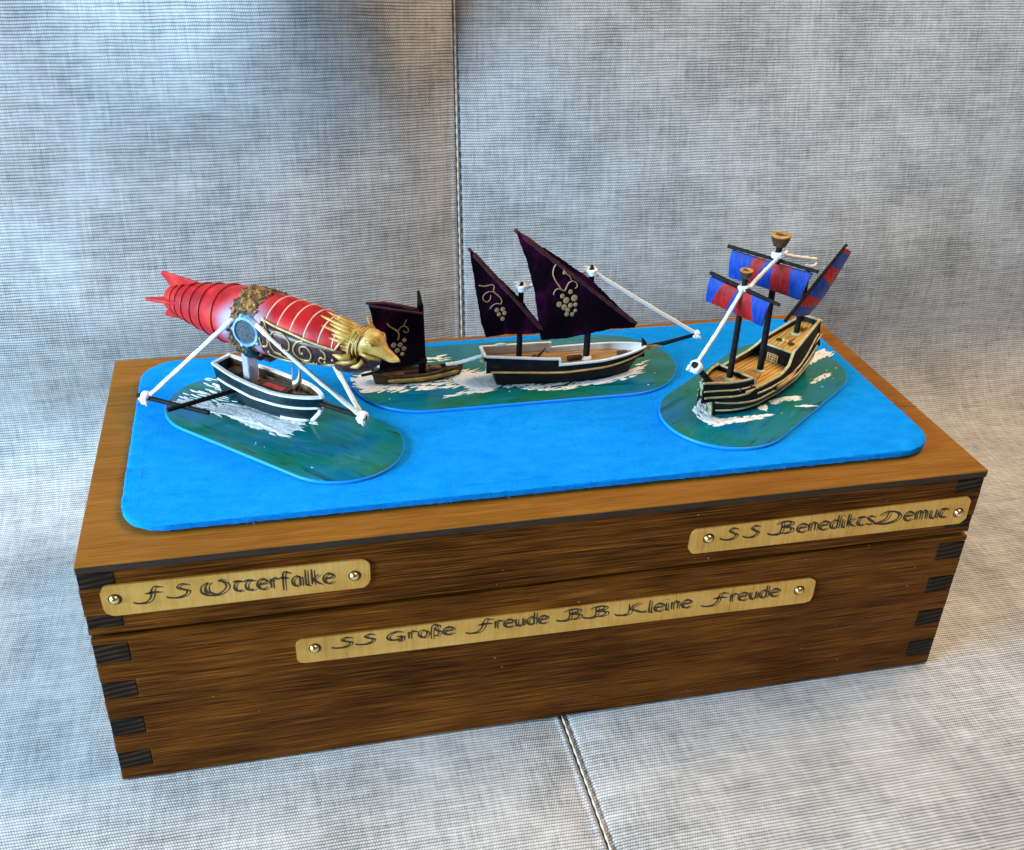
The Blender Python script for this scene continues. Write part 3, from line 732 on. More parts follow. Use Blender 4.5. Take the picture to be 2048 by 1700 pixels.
# forecastle
def ftop(x): return interp([(1.70,1.26),(3.0,1.40),(3.92,1.56)], x)
def fw(x, z):
    b = interp([(1.6,.86),(2.2,.80),(2.8,.62),(3.3,.38),(3.7,.20),(3.95,.10)], x); return b*interp([(.8,1.06),(1.0,1.0),(1.5,.86)], z)
fx = [1.70+i*(2.22/16) for i in range(17)]
for sd in (1, -1): bulwark(fx, ftop, fw, .80, sd, .06, 'forecastle_bulwark', M['hull_black'], hull)
mb = MB(); rows = []
for i in range(15):
    x = lerp(1.72, 3.9, i/14); z = interp([(1.7,.80),(3.2,.80),(3.9,1.0)], x); rows.append([(x, -max(.02, fw(x, z)-.03), z), (x, max(.02, fw(x, z)-.03), z)])
mb.sheet(rows, (0, 0, .06)); obj('beak_floor', mb, M['hull_black'], hull)
deck(1.74, 3.55, lambda x: interp([(1.7,1.08),(3.6,1.22)], x), lambda x, z: fw(x, z), 'forecastle_deck', M['deck_gold'])
mb = MB(); mb.box((1.69,-.80,.70),(1.75,.80,1.27)); obj('forecastle_bulkhead', mb, M['hull_black'], G)
# rails
mb = MB()
for sd in (1, -1):
    rail_tube(mb, [(x, sd*(qw(x, qtop(x))-.035), qtop(x)) for x in qx], .10, .055)
    rail_tube(mb, [(x, sd*(lw(x, .93)-.03), .92) for x in [.2+i*.19 for i in range(9)]], .10, .055)
    rail_tube(mb, [(x, sd*(fw(x, ftop(x))-.03), ftop(x)) for x in fx], .09, .05)
    mb.box((1.66, sd*.80-.05, .93), (1.75, sd*.80+.05, 1.29))
rail_tube(mb, [(-3.40,-.48,1.86),(-3.40,.48,1.86)], .10, .055)
rail_tube(mb, [(1.72,-.74,1.26),(1.72,.74,1.26)], .08, .045)
obj('rail', mb, M['cream'], G)
# wales: cream strips along the sides
mb = MB()
def wale(zf, x0, x1, wf, r=.037, n=26):
    for sd in (1, -1):
        pts = []
        for i in range(n+1):
            x = lerp(x0, x1, i/n); z = zf(x); pts.append((x, sd*(wf(x, z)+.012), z))
        mb.tube(pts, r, 5)
wale(lambda x: interp([(-2.8,.62),(-1.6,.40),(0,.24),(1.8,.24),(3.05,.20)], x), -2.75, 3.0, lw)
wale(lambda x: interp([(-3.2,1.0),(-2,.72),(0,.50),(1.8,.50),(3.2,.58)], x), -3.1, 3.12, lw)
wale(lambda x: interp([(-3.4,1.40),(-2,1.0),(-.6,.76),(.9,.72),(1.7,.76)], x), -3.32, 1.7, lw)
wale(lambda x: interp([(1.7,.84),(2.6,.86),(3.85,1.0)], x), 1.7, 3.85, fw)
wale(lambda x: interp([(1.7,1.04),(2.6,1.10),(3.9,1.26)], x), 1.7, 3.9, fw, .030)
obj('wale', mb, M['cream'], hull)
mb = MB(); mb.prism([(2.96,0),(3.12,0),(3.24,.55),(3.36,.84),(3.2,.84),(3.05,.4)], lambda u_, v_, d: (u_, d, v_), -.085, .085)
mb.prism([(3.3,.84),(3.86,.98),(3.96,1.56),(3.84,1.58),(3.76,1.05),(3.3,.9)], lambda u_, v_, d: (u_, d, v_), -.07, .07); obj('stem', mb, mottled('mossy_cream', [(.3,(.10,.13,.05)),(.7,(.42,.42,.24))], (6,6,6)), hull)
mb = MB()
for sd in (1, -1):
    mb.tube([(.55, sd*1.12, .62), (-.15, sd*1.16, .70), (-.75, sd*1.06, .84)], [.06,.085,.05], 6)
    mb.tube([(1.4, sd*.90, .86), (2.25, sd*.84, .93)], [.05,.06], 6)
    mb.tube([(-2.6, sd*.74, 1.25), (-3.2, sd*.66, 1.45)], [.03,.035], 6)
obj('side_spar', mb, M['tan'], hull, smooth=True)
for x in (1.95, 2.5):
    for sd in (1, -1):
        mb = MB(); mb.ball((x, sd*(fw(x,1.05)+.03), 1.08), (.05,.04,.08), 8, 6); obj('deadeye', mb, M['grille'], hull, smooth=True)
for x, z in ((-1.35,.86),(-2.3,1.02),(-.5,.6)):
    for sd in (1, -1):
        mb = MB(); mb.ball((x, sd*(lw(x,z)+.012), z), (.05,.03,.05), 8, 6); obj('deadeye', mb, M['grille'], hull, smooth=True)
# deck fittings
mb = MB(); mb.box((-2.05,-.17,1.38),(-1.62,.17,1.50),.03); obj('hatch', mb, M['deck_gold'], G)
mb = MB(); 
for y in (-.26,.26): mb.lathe([(.01,0),(.13,.02),(.13,.045),(.02,.06)], (-1.62,y,1.37), 10)
obj('rope_coil', mb, M['nest_dark'], G)
mb = MB(); mb.box((-2.95,-.12,1.50),(-2.66,.14,1.70),.02); obj('skylight', mb, M['deck_gold'], G)
mb = MB(); mb.lathe([(.22,0),(.24,.03),(.2,.07),(.13,.1)], (2.14,0,1.1), 12); mb.lathe([(.2,0),(.22,.04),(.13,.09)], (-.02,0,.7), 12); mb.lathe([(.2,0),(.22,.04),(.13,.09)], (-2.38,0,1.48), 12); obj('mast_foot', mb, M['cream'], G, smooth=50)
mb = MB(); mb.lathe([(.05,0),(.17,.02),(.17,.06),(.06,.075)], (2.75,-.1,1.16), 12); mb.lathe([(.03,0),(.13,0),(.14,.07),(.03,.08)], (.62,.1,.71), 10); mb.tube([(.4,.25,.77),(.95,.35,.77)], .06, 6); mb.tube([(1.0,-.3,.77),(1.45,-.2,.77)], .05, 6); obj('deck_gear', mb, M['nest'], G, smooth=50)
# masts, nests, yards, sails
def nest(parent, c, r, h):
    mb = MB(); mb.lathe([(.11,0),(r*.62,.02),(r*.90,h*.55),(r*.97,h*.9)], c, 18); n = obj('crow_nest', mb, M['nest_dark'], parent, smooth=50)
    mb = MB()
    pr = [(r*.97,h*.9),(r*1.0,h),(r*.92,h*1.06),(r*.60,h*1.06),(r*.5,h*.82),(.02,h*.80)]
    mb.lathe(pr, c, 18, caps=False); obj('nest_rim', mb, M['nest'], n, smooth=40)
fm = mast(G, (2.12,0,1.05), (2.10,0,5.02), .115, .10); nest(fm, (2.10,0,5.0), .235, .30)
mm = mast(G, (-.03,0,.68), (.12,0,5.72), .125, .11); nest(mm, (.12,0,5.68), .355, .42)
zm = mast(G, (-2.38,0,1.45), (-2.40,0,4.30), .115, .085)
def striped(parent, x, corners, bands, bulge, yard, th=.11):
    """square sail wrapped in coloured thread: corners TL, TR, BR, BL as (y, z); bands = list of (v-fraction top, bottom, colour)"""
    TL, TR, BR, BL = corners
    mb = MB(); mb.tube([(x-.03, yard[0][0], yard[0][1]), (x-.03, yard[1][0], yard[1][1])], [.075,.065], 8)
    y_ = obj('yard', mb, M['black'], parent, smooth=50)
    for t0, b0, t1, b1, colr in bands:
        rows = []
        for i in range(9):
            q = i/8; row = []
            for j in range(9):
                k_ = j/8; s_ = lerp(lerp(t0, b0, q), lerp(t1, b1, q), k_)
                yy = lerp(lerp(TL[0], TR[0], s_), lerp(BL[0], BR[0], s_), q); zz = lerp(lerp(TL[1], TR[1], s_), lerp(BL[1], BR[1], s_), q)
                bx = x+.03+bulge*sin(pi*(.12+.76*q))*(.55+.45*sin(pi*s_))
                zz += .05*sin(pi*s_)*q
                row.append((bx, yy, zz))
            rows.append(row)
        mb = MB(); mb.sheet(rows, (-th, 0, 0)); obj('sail_panel', mb, M[colr], parent, smooth=50)
striped(fm, 2.22, [(-1.29,4.72),(1.16,4.52),(1.0,3.58),(-1.34,3.78)],
        [(0,0,.24,.10,'blue_thread'),(.24,.10,.48,.38,'red_thread'),(.48,.38,.56,.52,'blue_thread'),(.56,.52,.72,.86,'red_thread'),(.72,.86,1,1,'blue_thread')], .16, ((-1.36,4.82),(1.5,4.52)))
striped(mm, .14, [(-1.83,5.02),(1.46,5.10),(1.15,4.02),(-1.80,3.98)],
        [(0,0,.30,.22,'blue_thread'),(.30,.22,.45,.36,'red_thread'),(.45,.36,.56,.60,'blue_thread'),(.56,.60,.76,.86,'red_thread'),(.76,.86,1,1,'blue_thread')], .20, ((-2.06,5.10),(1.62,5.20)))
# mizzen: lateen panels in the ship's own plane
mb = MB(); mb.tube([(-.98,.16,2.50),(-4.80,.16,4.58)], [.07,.06], 8); obj('yard', mb, M['black'], zm, smooth=50)
A0, A1, B0, B1 = (-1.35,2.62), (-4.72,4.46), (-2.75,2.22), (-5.36,4.16)
bd = [0,.14,.30,.58,.72,.93,1]; bb = [0,.20,.34,.50,.78,.96,1]; cc = ['blue_thread','red_thread','blue_thread','red_thread','blue_thread','red_thread']
for i in range(6):
    rows = []
    for q in [a/6 for a in range(7)]:
        row = []
        for k_ in [a/6 for a in range(7)]:
            s_ = lerp(lerp(bd[i], bb[i], q), lerp(bd[i+1], bb[i+1], q), k_)
            top = (lerp(A0[0], A1[0], s_), lerp(A0[1], A1[1], s_)); bot = (lerp(B0[0], B1[0], s_), lerp(B0[1], B1[1], s_)-.32*sin(pi*s_)*(1-.3*s_))
            row.append((lerp(top[0], bot[0], q), .17+.16*sin(pi*q)*sin(pi*min(1, s_+.1)), lerp(top[1], bot[1], q)))
        rows.append(row)
    mb = MB(); mb.sheet(rows, (0, -.11, 0)); obj('sail_panel', mb, M[cc[i]], zm, smooth=50)
# bowsprit and rigging
mb = MB(); mb.tube([(3.2,0,1.24),(4.62,0,2.56)], [.115,.10], 10); obj('bowsprit', mb, M['black'], G, smooth=50)
knot(G, (4.46,0,2.40), (1,0,.9), .15, .08)
string(G, [(4.46,0,2.52),(3.35,.02,3.5),(2.28,.05,4.62)])
knot(G, (2.10,0,4.62), (0,0,1), .16, .075)
string(G, [(2.08,.14,4.66),(1.1,.1,5.0),(.24,.1,5.32)])
knot(G, (.11,0,5.34), (0,0,1), .17, .075)
string(G, [(.0,.0,5.36),(-1.2,.02,4.95),(-2.72,.05,4.48)])
knot(G, (-2.40,0,4.22), (0,0,1), .12, .06)

# ================================================================== caravel with grape sails
C_ = thing('caravel', 'black model ship with white rails and two purple triangular grape sails', 'model ship', (16.64,8.30,SEAZ), 0, 'model ships on the felt pad')
cxs = lambda z: interp([(0,-2.38),(.6,-2.55),(.75,-2.72),(1.3,-2.92)], z)
cxb = lambda z: interp([(0,2.9),(.4,3.1),(.75,3.38),(1.05,3.62)], z)
def cw(u, z):
    B = interp([(0,.50),(.3,.66),(.6,.78),(.9,.78),(1.3,.72)], z)
    st = interp([(0,.62),(.15,.76),(.35,.95),(.5,1.0),(.62,.98)], u)
    if u > .62: st = .98*max(0, 1-((u-.62)/.385)**2.1)**.8
    return max(.05, B*st)
cl = lambda x, z: cw(max(0, min(1, (x-cxs(z))/(cxb(z)-cxs(z)))), z)
czt = lambda u: interp([(0,.68),(.45,.60),(.75,.68),(1,.86)], u)
mb = hull_mesh(shell(cxs, cxb, cw, lambda u, q: q*czt(u), 28, 7)); ch = obj('hull', mb, M['hull_black'], C_, smooth=40)
ctop = lambda x: interp([(-2.95,1.28),(-.1,1.10)], x)
clow = lambda x: interp([(-.1,.87),(1.6,.90),(2.6,.97),(3.6,1.06)], x)
hx = [-2.84+i*(2.76/12) for i in range(13)]; lx = [-.08+i*(3.6/20) for i in range(21)]
for sd in (1, -1):
    bulwark(hx, ctop, cl, .62, sd, .07, 'aft_bulwark', [M['white'], M['hull_black']], ch)
    bulwark(lx, clow, cl, .60, sd, .07, 'fore_bulwark', [M['white'], M['hull_black']], ch)
for o in ch.children:
    for p in o.data.polygons: p.material_index = 1 if p.normal.y*sum(o.data.vertices[i].co.y for i in p.vertices) > 0 and abs(p.normal.y) > .3 else 0
mb = MB(); w0 = cl(-2.85, 1.0); mb.loft([[(-2.62,-w0*.9,.6),(-2.62,w0*.9,.6),(-2.5,w0*.9,.6),(-2.5,-w0*.9,.6)],[(-2.92,-w0,1.27),(-2.92,w0,1.27),(-2.83,w0,1.27),(-2.83,-w0,1.27)]], caps=True); obj('transom', mb, M['hull_black'], ch)
mb = MB()
for sd in (1, -1):
    rail_tube(mb, [(x, sd*(cl(x, ctop(x))-.03), ctop(x)-.01) for x in hx], .11, .06)
    rail_tube(mb, [(x, sd*(cl(x, clow(x))-.03), clow(x)-.01) for x in lx], .11, .06)
    mb.box((-.12, sd*.70-.07, .84), (-.05, sd*.70+.07, 1.15))
rail_tube(mb, [(-2.87,-.45,1.265),(-2.87,.45,1.265)], .11, .06)
mb.ball((-2.1,.50,1.26), (.28,.06,.1), 10, 6)
obj('rail', mb, M['white'], C_)
mb = MB()
for sd in (1, -1):
    pts = [(x, sd*(cl(x, czt((x+2.6)/6.1))+.02), czt((x+2.6)/6.1)-.015) for x in [-2.66+i*.25 for i in range(25)]]
    mb.tube(pts+[(3.62, sd*.05, .92)], .042, 6)
mb.prism([(3.3,.80),(3.7,.90),(4.16,1.02),(4.2,1.08),(3.9,1.10),(3.5,1.08),(3.4,.98)], lambda u_, v_, d: (u_, d, v_), -.075, .075)
obj('wale', mb, M['tan'], ch, smooth=30)
mb = MB(); rows = [[(x, -cl(x,.72)+.03, interp([(-2.85,.96),(-.4,.80),(0,.70),(3.4,.78)], x)), (x, cl(x,.72)-.03, interp([(-2.85,.96),(-.4,.80),(0,.70),(3.4,.78)], x))] for x in [-2.84+i*.3 for i in range(21)]+[3.4]]
mb.sheet(rows, (0, 0, -.1)); obj('deck', mb, M['deck_tan'], C_)
mb = MB(); mb.prism([(3.40,1.02),(3.58,1.02),(3.56,1.2),(3.42,1.38),(3.36,1.34)], lambda u_, v_, d: (u_, d, v_), -.06, .06); obj('stem_head', mb, M['black'], C_)
mb = MB(); mb.tube([(3.5,0,1.02),(4.3,0,1.10),(5.66,0,1.40)], [.06,.085,.07], 9); obj('bowsprit', mb, M['black'], C_, smooth=50)
mb = MB(); mb.box((2.45,-.17,.78),(2.85,.18,.83)); obj('hatch', mb, M['brown'], C_)
mb = MB(); mb.lathe([(.24,0),(.22,.06),(.13,.12)], (1.16,0,.72), 12); obj('mast_foot', mb, M['white'], C_, smooth=50)
mb = MB(); mb.tube([(.42,-.1,.80),(.95,-.05,.80)], [.12,.10], 8); mb.tube([(-2.35,-.02,.96),(-1.75,-.15,.93)], [.08,.07], 7); mb.ball((-.86,-.05,.93), (.17,.14,.12), 9, 6); mb.tube([(-.8,-.1,.95),(-.45,.05,1.22)], [.07,.02], 6); mb.lathe([(.2,0),(.2,.05),(.12,.1)], (-1.48,0,.86), 10); obj('deck_gear', mb, M['brown'], C_, smooth=50)
am = mast(C_, (-1.48,0,.86), (-1.50,0,3.80), .115, .10); pm = mast(C_, (1.17,0,.72), (1.14,0,4.25), .13, .105)
mb = MB(); mb.tube([(-1.50,0,3.80),(-1.48,0,3.98)], [.09,.05], 8); obj('masthead', mb, M['black'], am); 
mb = MB(); mb.tube([(1.14,0,4.25),(1.13,0,4.48)], [.10,.05], 8); obj('masthead', mb, M['black'], pm)
def emblem(mb, strokes, grapes, y):
    for st, r in strokes: mb.tube([(a, y, b) for a, b in [(p.x, p.y) for p in spline([(a, b, 0) for a, b in st], 5)]], r*.75, 5)
    for a, b, r in grapes: mb.ball((a, y, b), (r*.88, .010, r*.95), 10, 6)
def lateen(parent, outline, yard, strokes, grapes, yr):
    # outline: peak, ... in (x, z); built as a slightly bellied felt slab
    sm = []
    for (a, b), (c, d) in zip(outline, outline[1:]+outline[:1]):
        n = max(2, int(math.hypot(c-a, d-b)/.10))
        sm += [(lerp(a, c, i/n)+random.uniform(-.014, .014), lerp(b, d, i/n)+random.uniform(-.014, .014)) for i in range(n)]
    mb = MB(); mb.prism(sm, lambda u_, v_, d: (u_, d, v_), -.25, -.135); s_ = obj('sail', mb, M['purple'], parent, bevel=.02)
    mb = MB(); (a, b), (c, d) = yard; n = 40
    mb.tube([(lerp(a, c, i/n), -.19, lerp(b, d, i/n)) for i in range(n+1)], [yr*(1 if 2 < i < n-1 else .7)*random.uniform(.85, 1.15) for i in range(n+1)], 8); obj('yard', mb, M['maroon'], parent, smooth=True)
    mb = MB(); emblem(mb, strokes, grapes, -.258); obj('grape_emblem', mb, M['grape'], s_, smooth=True)
K6 = lambda px, py: (-1.85+(px-590)*.00365, 6.01-(py-110)*.00365)      # sketch units -> ship plane
def k6l(L): return [K6(*p) for p in L]
# sail plane coordinates
lateen(pm, [(-1.83,6.0),(-.3,5.0),(1.1,3.98),(2.98,2.12),(2.92,1.96),(2.0,1.98),(1.2,1.86),(.2,1.72),(-.72,1.72),(-.86,2.6),(-1.05,3.7),(-1.4,4.9)], ((-1.86,6.03),(2.99,2.10)),
       [([(-.28,4.75),(-.38,4.55),(-.40,4.32),(-.30,4.08),(-.16,3.88),(-.06,3.72),(.08,3.66),(.14,3.80),(.22,3.96),(.36,4.02)],.035),
        ([(-.06,3.72),(-.22,3.74),(-.32,3.62),(-.34,3.52)],.03),([(.36,4.02),(.50,3.94),(.54,3.80),(.46,3.72)],.028),([(.30,4.06),(.24,4.2),(.12,4.3),(-.02,4.5),(-.08,4.62)],.024)],
       [(.02,4.36,.08),(.30,3.60,.10),(0.0,3.45,.10),(.16,3.27,.135),(.46,3.34,.14),(-.10,3.13,.12),(.10,3.0,.125),(.33,3.06,.105),(.52,3.08,.095),(.24,2.88,.10),(.21,2.72,.10),(.42,2.70,.095),(.53,2.84,.08)], .10)
lateen(am, [(-3.46,5.40),(-2.2,4.1),(-1.5,3.36),(-.62,2.10),(-.7,2.0),(-1.6,2.02),(-2.1,2.06),(-2.82,1.98),(-2.98,2.5),(-3.2,3.7),(-3.36,4.7)], ((-3.50,5.43),(-.60,2.04)),
       [([(-3.12,4.06),(-2.9,4.02),(-2.66,4.06),(-2.56,3.98),(-2.58,3.80),(-2.42,3.64),(-2.28,3.46),(-2.30,3.30),(-2.46,3.32),(-2.62,3.24),(-2.70,3.12)],.028),
        ([(-2.5,3.74),(-2.72,3.80),(-2.92,3.70),(-2.96,3.52),(-2.82,3.40),(-2.70,3.50),(-2.68,3.66)],.022)],
       [(-2.44,3.06,.095),(-2.22,3.08,.095),(-2.36,2.88,.09),(-2.15,2.92,.09),(-2.22,2.70,.09)], .095)
knot(C_, (1.13,0,4.22), (0,0,1), .15, .075)
string(C_, [(1.2,-.02,4.22),(3.3,-.02,2.86),(5.58,0,1.42)])
knot(C_, (5.56,0,1.40), (1,0,.2), .10, .06)
knot(C_, (-1.50,0,3.76), (0,0,1), .14, .075)
string(C_, [(-1.42,.0,3.74),(-.95,.1,3.82),(-.2,.25,3.95),(1.05,.12,4.2)])
string(C_, [(-2.86,-.02,1.16),(-3.3,.2,.92),(-3.75,.42,.70),(-4.16,.55,.60)], .07, 'tow_rope')

# ================================================================== small tow boat with one square grape sail
D = thing('tow_boat', 'small dark boat with one square grape sail towed behind the caravel', 'model boat', (11.24,9.0,SEAZ), 3, 'model ships on the felt pad')
dw = lambda x: .40*interp([(-1.55,.55),(-1.0,.85),(-.2,1.0),(.6,.92),(1.4,.55),(1.92,.10)], x)
dz = lambda x: interp([(-1.55,.50),(-.8,.36),(.4,.34),(1.9,.46)], x)
dx_ = [-1.55+i*.1735 for i in range(21)]
rings = []
for x in dx_:
    w, z = dw(x), dz(x); rings.append([(x*.94,-w*.7,0),(x,-w*1.0,z*.6),(x,-w,z),(x,-w*.82,z+.02),(x,-w*.7,z*.75),(x,w*.7,z*.75),(x,w*.82,z+.02),(x,w,z),(x,w,z*.6),(x*.94,w*.7,0)])
mb = MB(); mb.loft(rings, caps=True); dh = obj('hull', mb, M['brown'], D, smooth=40)
mb = MB()
for sd in (1, -1): mb.tube([(x, sd*(dw(x)+.0), dz(x)*.52) for x in dx_[3:20]], [.03]+[.085]*15+[.03], 7)
obj('rubbing_strake', mb, mottled('olive_ochre', [(.3,(.13,.085,.012)),(.7,(.42,.29,.055))], (3,6,6)), dh, smooth=True)
mb = MB(); mb.ball((-1.4,0,.4), (.2,.22,.14), 9, 6); mb.tube([(-1.2,-.2,.42),(-.4,-.25,.40)], .08, 6); mb.tube([(-.9,.1,.5),(.2,.05,.45)], .07, 6); mb.ball((.85,0,.42), (.25,.18,.09), 9, 6); mb.box((.45,-.2,.36),(.6,.2,.46)); obj('cargo', mb, M['deck_brown'], D, smooth=50)
dm = mast(D, (.36,0,.28), (.30,0,3.05), .15, .12, M['purple']); mb = MB(); mb.tube([(.30,0,3.0),(.24,0,3.58)], [.11,.05], 8); obj('masthead', mb, M['black'], dm)
rows = []
for i in range(13):
    q = i/12; row = []
    for j in range(13):
        k_ = j/12
        xl = lerp(-1.62,-1.30,q**.8)+.04*sin(9*q); xr = lerp(.34,.38,q); zl = lerp(3.22,.62,q); zr = lerp(2.80,.80,q)
        row.append((lerp(xl, xr, k_), -.03+.30*sin(pi*k_)*(1-q)**1.5-.16*sin(pi*k_)*q*.6-.05, lerp(zl, zr, k_)+.04*sin(pi*k_)))
    rows.append(row)
mb = MB(); mb.sheet(rows, (0, -.09, 0)); ds = obj('sail', mb, M['purple'], dm, smooth=50)
mb = MB(); mb.tube([(-1.68,-.05,3.28),(-1.0,.16,3.13),(-.4,.16,2.98),(.1,.0,2.86),(.42,-.06,2.80)], [.05,.07,.07,.08,.06], 7); mb.tube([(-1.6,-.16,3.22),(-.6,-.2,2.98),(.35,-.2,2.76)], .045, 6); obj('gaff', mb, M['maroon'], dm, smooth=True)
mb = MB(); mb.tube([(-1.98,-.1,.42),(-.8,-.12,.60),(.46,-.14,.80)], [.05,.075,.09], 7); mb.box((.3,-.2,.72),(.5,.1,.9)); obj('boom', mb, M['black'], dm, smooth=50)
def ysail(x, z):
    q = max(0, min(1, (3.1-z)/2.4)); k_ = (x+1.5)/1.85; return -.03+.30*sin(pi*k_)*(1-q)**1.5-.096*sin(pi*k_)*q-.05-.09-.012
mb = MB()
def e3(st, r): mb.tube([(p.x, ysail(p.x, p.y), p.y) for p in spline([(a, b, 0) for a, b in st], 5)], r, 5)
e3([(-.96,2.42),(-.84,2.28),(-.66,2.16),(-.56,2.06),(-.53,1.92),(-.58,1.78)], .032); e3([(-.56,2.06),(-.48,2.20),(-.34,2.26),(-.20,2.20),(-.18,2.06),(-.30,2.02),(-.36,2.12)], .022); e3([(-.36,2.25),(-.28,2.38),(-.22,2.50)], .02)
for a, b, r in ((-.34,1.74,.085),(-.75,1.58,.105),(-.50,1.57,.095),(-.36,1.42,.09),(-.62,1.37,.095),(-.44,1.22,.08)): mb.ball((a, ysail(a, b), b), (r,.03,r), 10, 6)
obj('grape_emblem', mb, M['grape'], ds, smooth=True)

# ================================================================== airship carrying a boat
A = thing('airship', 'red airship with a gold animal prow above a white rimmed boat', 'model airship', (5.79,7.76,SEAZ), -43, 'model ships on the felt pad')
axs = lambda z: interp([(0,-1.75),(.6,-1.9),(1.3,-2.05)], z)
axb = lambda z: interp([(0,1.95),(.4,2.25),(.7,2.46),(1.15,2.58)], z)
def aw(u, z):
    B = interp([(0,.40),(.3,.56),(.7,.66),(1.3,.66)], z)
    st = interp([(0,.66),(.15,.84),(.4,1.0),(.6,1.0)], u)
    if u > .6: st = max(0, 1-((u-.6)/.405)**2.0)**.8
    return max(.05, B*st)
al = lambda x, z: aw(max(0, min(1, (x-axs(z))/(axb(z)-axs(z)))), z)
arail = lambda u: interp([(0,1.30),(.25,1.14),(.6,1.06),(1,1.12)], u)
arx = lambda x: arail(max(0, min(1, (x+2.05)/4.63)))
P = shell(axs, axb, aw, lambda u, q: q*arail(u), 26, 8)
mb = hull_mesh(P); ah = obj('boat_hull', mb, M['hull_teal'], A, smooth=40)
ax_ = [-2.02+i*(4.56/24) for i in range(25)]
mb = MB(); rows = [[(x, -al(x, 1.0)+.05, .84), (x, al(x, 1.0)-.05, .84)] for x in ax_[:-1]]
mb.sheet(rows, (0, 0, -.08)); obj('boat_deck', mb, M['deck_brown'], A)
mb = MB()
for sd in (1, -1):
    outer = [[(x, sd*(al(x, z_)-.09), lerp(.80, arx(x), q)) for x in ax_] for q, z_ in ((0,.9),(.5,1.0),(1,1.1))]
    mb.sheet(outer)
obj('inner_planking', mb, M['deck_brown'], ah)
mb = MB()
rp = [(x, al(x, 1.1)-.03, arx(x)) for x in ax_]
rail_tube(mb, rp, .13, .075); rail_tube(mb, [(x, -y, z) for x, y, z in rp], .13, .075)
rail_tube(mb, [(-2.03,-.44,1.30),(-2.03,.44,1.30)], .13, .08)
mb.ball((2.53,0,1.15), (.12,.12,.06), 10, 6)
obj('rail', mb, M['white'], A)
mb = MB()
for sd in (1, -1):
    mb.tube([(x, sd*(al(x, .70)+.012), interp([(-2,.82),(0,.66),(2.4,.72)], x)) for x in ax_[1:]], .05, 6)
    mb.tube([(x, sd*(al(x, .12)+.015), .10) for x in [1.0+i*.11 for i in range(10)]], .06, 6)
mb.tube([(1.98,0,.06),(2.2,0,.24),(2.42,0,.5),(2.50,0,.74)], [.08,.09,.09,.07], 8)
obj('white_wale', mb, M['white'], ah, smooth=True)
mb = MB(); mb.box((-.05,-.32,.84),(1.10,.30,1.02),.03); hb = obj('hatch', mb, M['brown'], A)
mb = MB(); mb.box((.12,-.25,1.022),(.98,-.02,1.05),.01); obj('hatch_cover', mb, M['redhatch'], hb)
mb = MB(); mb.box((-1.72,-.42,.84),(-1.15,.42,1.06),.02); mb.box((-1.0,-.3,.84),(-.72,.3,.96),.02); mb.tube([(1.3,.25,.9),(1.9,.1,.92)], .06, 6); mb.ball((1.85,-.12,.9), (.16,.1,.07), 8, 6); mb.tube([(-.4,.45,.92),(.9,.48,.92)], .05, 6); obj('deck_gear', mb, M['brown'], A, smooth=50)
mb = MB(); mb.box((-.78,-.26,.84),(-.48,.26,2.45),.03); obj('support_post', mb, M['frost'], A)
mb = MB(); mb.tube([(1.47,0,.86),(1.5,0,2.6)], .17, 14); obj('support_post', mb, M['clear'], A, smooth=50)
# outriggers and rigging spars
osp = [(-.95,-.50,.62),(-1.92,-2.85,.60)]
mb = MB(); mb.tube(osp, .085, 9); obj('outrigger', mb, M['black'], A, smooth=50)
mb = MB(); mb.tube([(-3.62,-2.60,.55),(-.72,-2.12,.52)], .085, 9); obj('outrigger', mb, M['black'], A, smooth=50)
mb = MB(); mb.tube([(2.3,0,.86),(4.42,0,.92)], .085, 9); obj('bowsprit', mb, M['black'], A, smooth=50)
knot(A, (-3.30,-2.54,.56), (1,.17,0), .13, .10)
string(A, [(-3.22,-2.50,.56),(-1.62,-1.88,2.2),(-.02,-1.22,3.86)], .082)
knot(A, (4.28,0,.92), (1,0,0), .12, .09)
string(A, [(4.22,-.03,.96),(2.66,-.74,2.50),(1.02,-1.25,3.96)], .082)
string(A, [(4.2,.04,.96),(2.6,.58,2.3),(.92,1.05,3.6)], .082)
# envelope
cz = lambda x: interp([(-4.4,3.22),(-2.2,3.30),(0,3.38),(2,3.44),(4,3.52),(4.8,3.50)], x)
rad = lambda x: interp([(-4.15,.42),(-3.9,.50),(-3.3,.66),(-2.2,.88),(-1.2,1.02),(-.2,1.07),(1,1.06),(1.9,1.0),(2.8,.90),(3.5,.76),(4.0,.62),(4.4,.45)], x)
segs = [-4.12,-3.92,-3.68,-3.36,-2.95,-2.45,-1.92,-1.25,-.36,.62,1.12,1.62,2.14,2.68,3.22,3.70,4.1,4.4]
rings = []
for a, b in zip(segs, segs[1:]):
    for q in (0, .12, .5, .9, 1):
        x = lerp(a, b, q); r_ = rad(x)
        if x < -.3: r_ *= interp([(0,.985),(.12,.987),(.5,1.0),(.9,1.01),(1,1.0)], q)
        else: r_ *= interp([(0,1.02),(.12,1.025),(.5,1.0),(.9,.97),(1,.965)], q)
        rings.append([(x+(0 if 0 else -.0), r_*cos(2*pi*k_/32), cz(x)+r_*sin(2*pi*k_/32)) for k_ in range(32)])
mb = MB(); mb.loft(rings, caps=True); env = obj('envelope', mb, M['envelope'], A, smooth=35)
for x in segs[2:8]+segs[10:16]:
    fr = x > .3
    mb = MB(); n = 40; rr = rad(x)*(1.012 if fr else 1.015)
    mb.tube([(x+(.06*sin(2*pi*k_/n) if fr else -.05*sin(2*pi*k_/n)), rr*cos(2*pi*k_/n), cz(x)+rr*sin(2*pi*k_/n)) for k_ in range(n+1)], .030 if fr else .020, 6, caps=False)
    obj('hoop', mb, M['rib' if fr else 'rib_dark'], env, smooth=True)
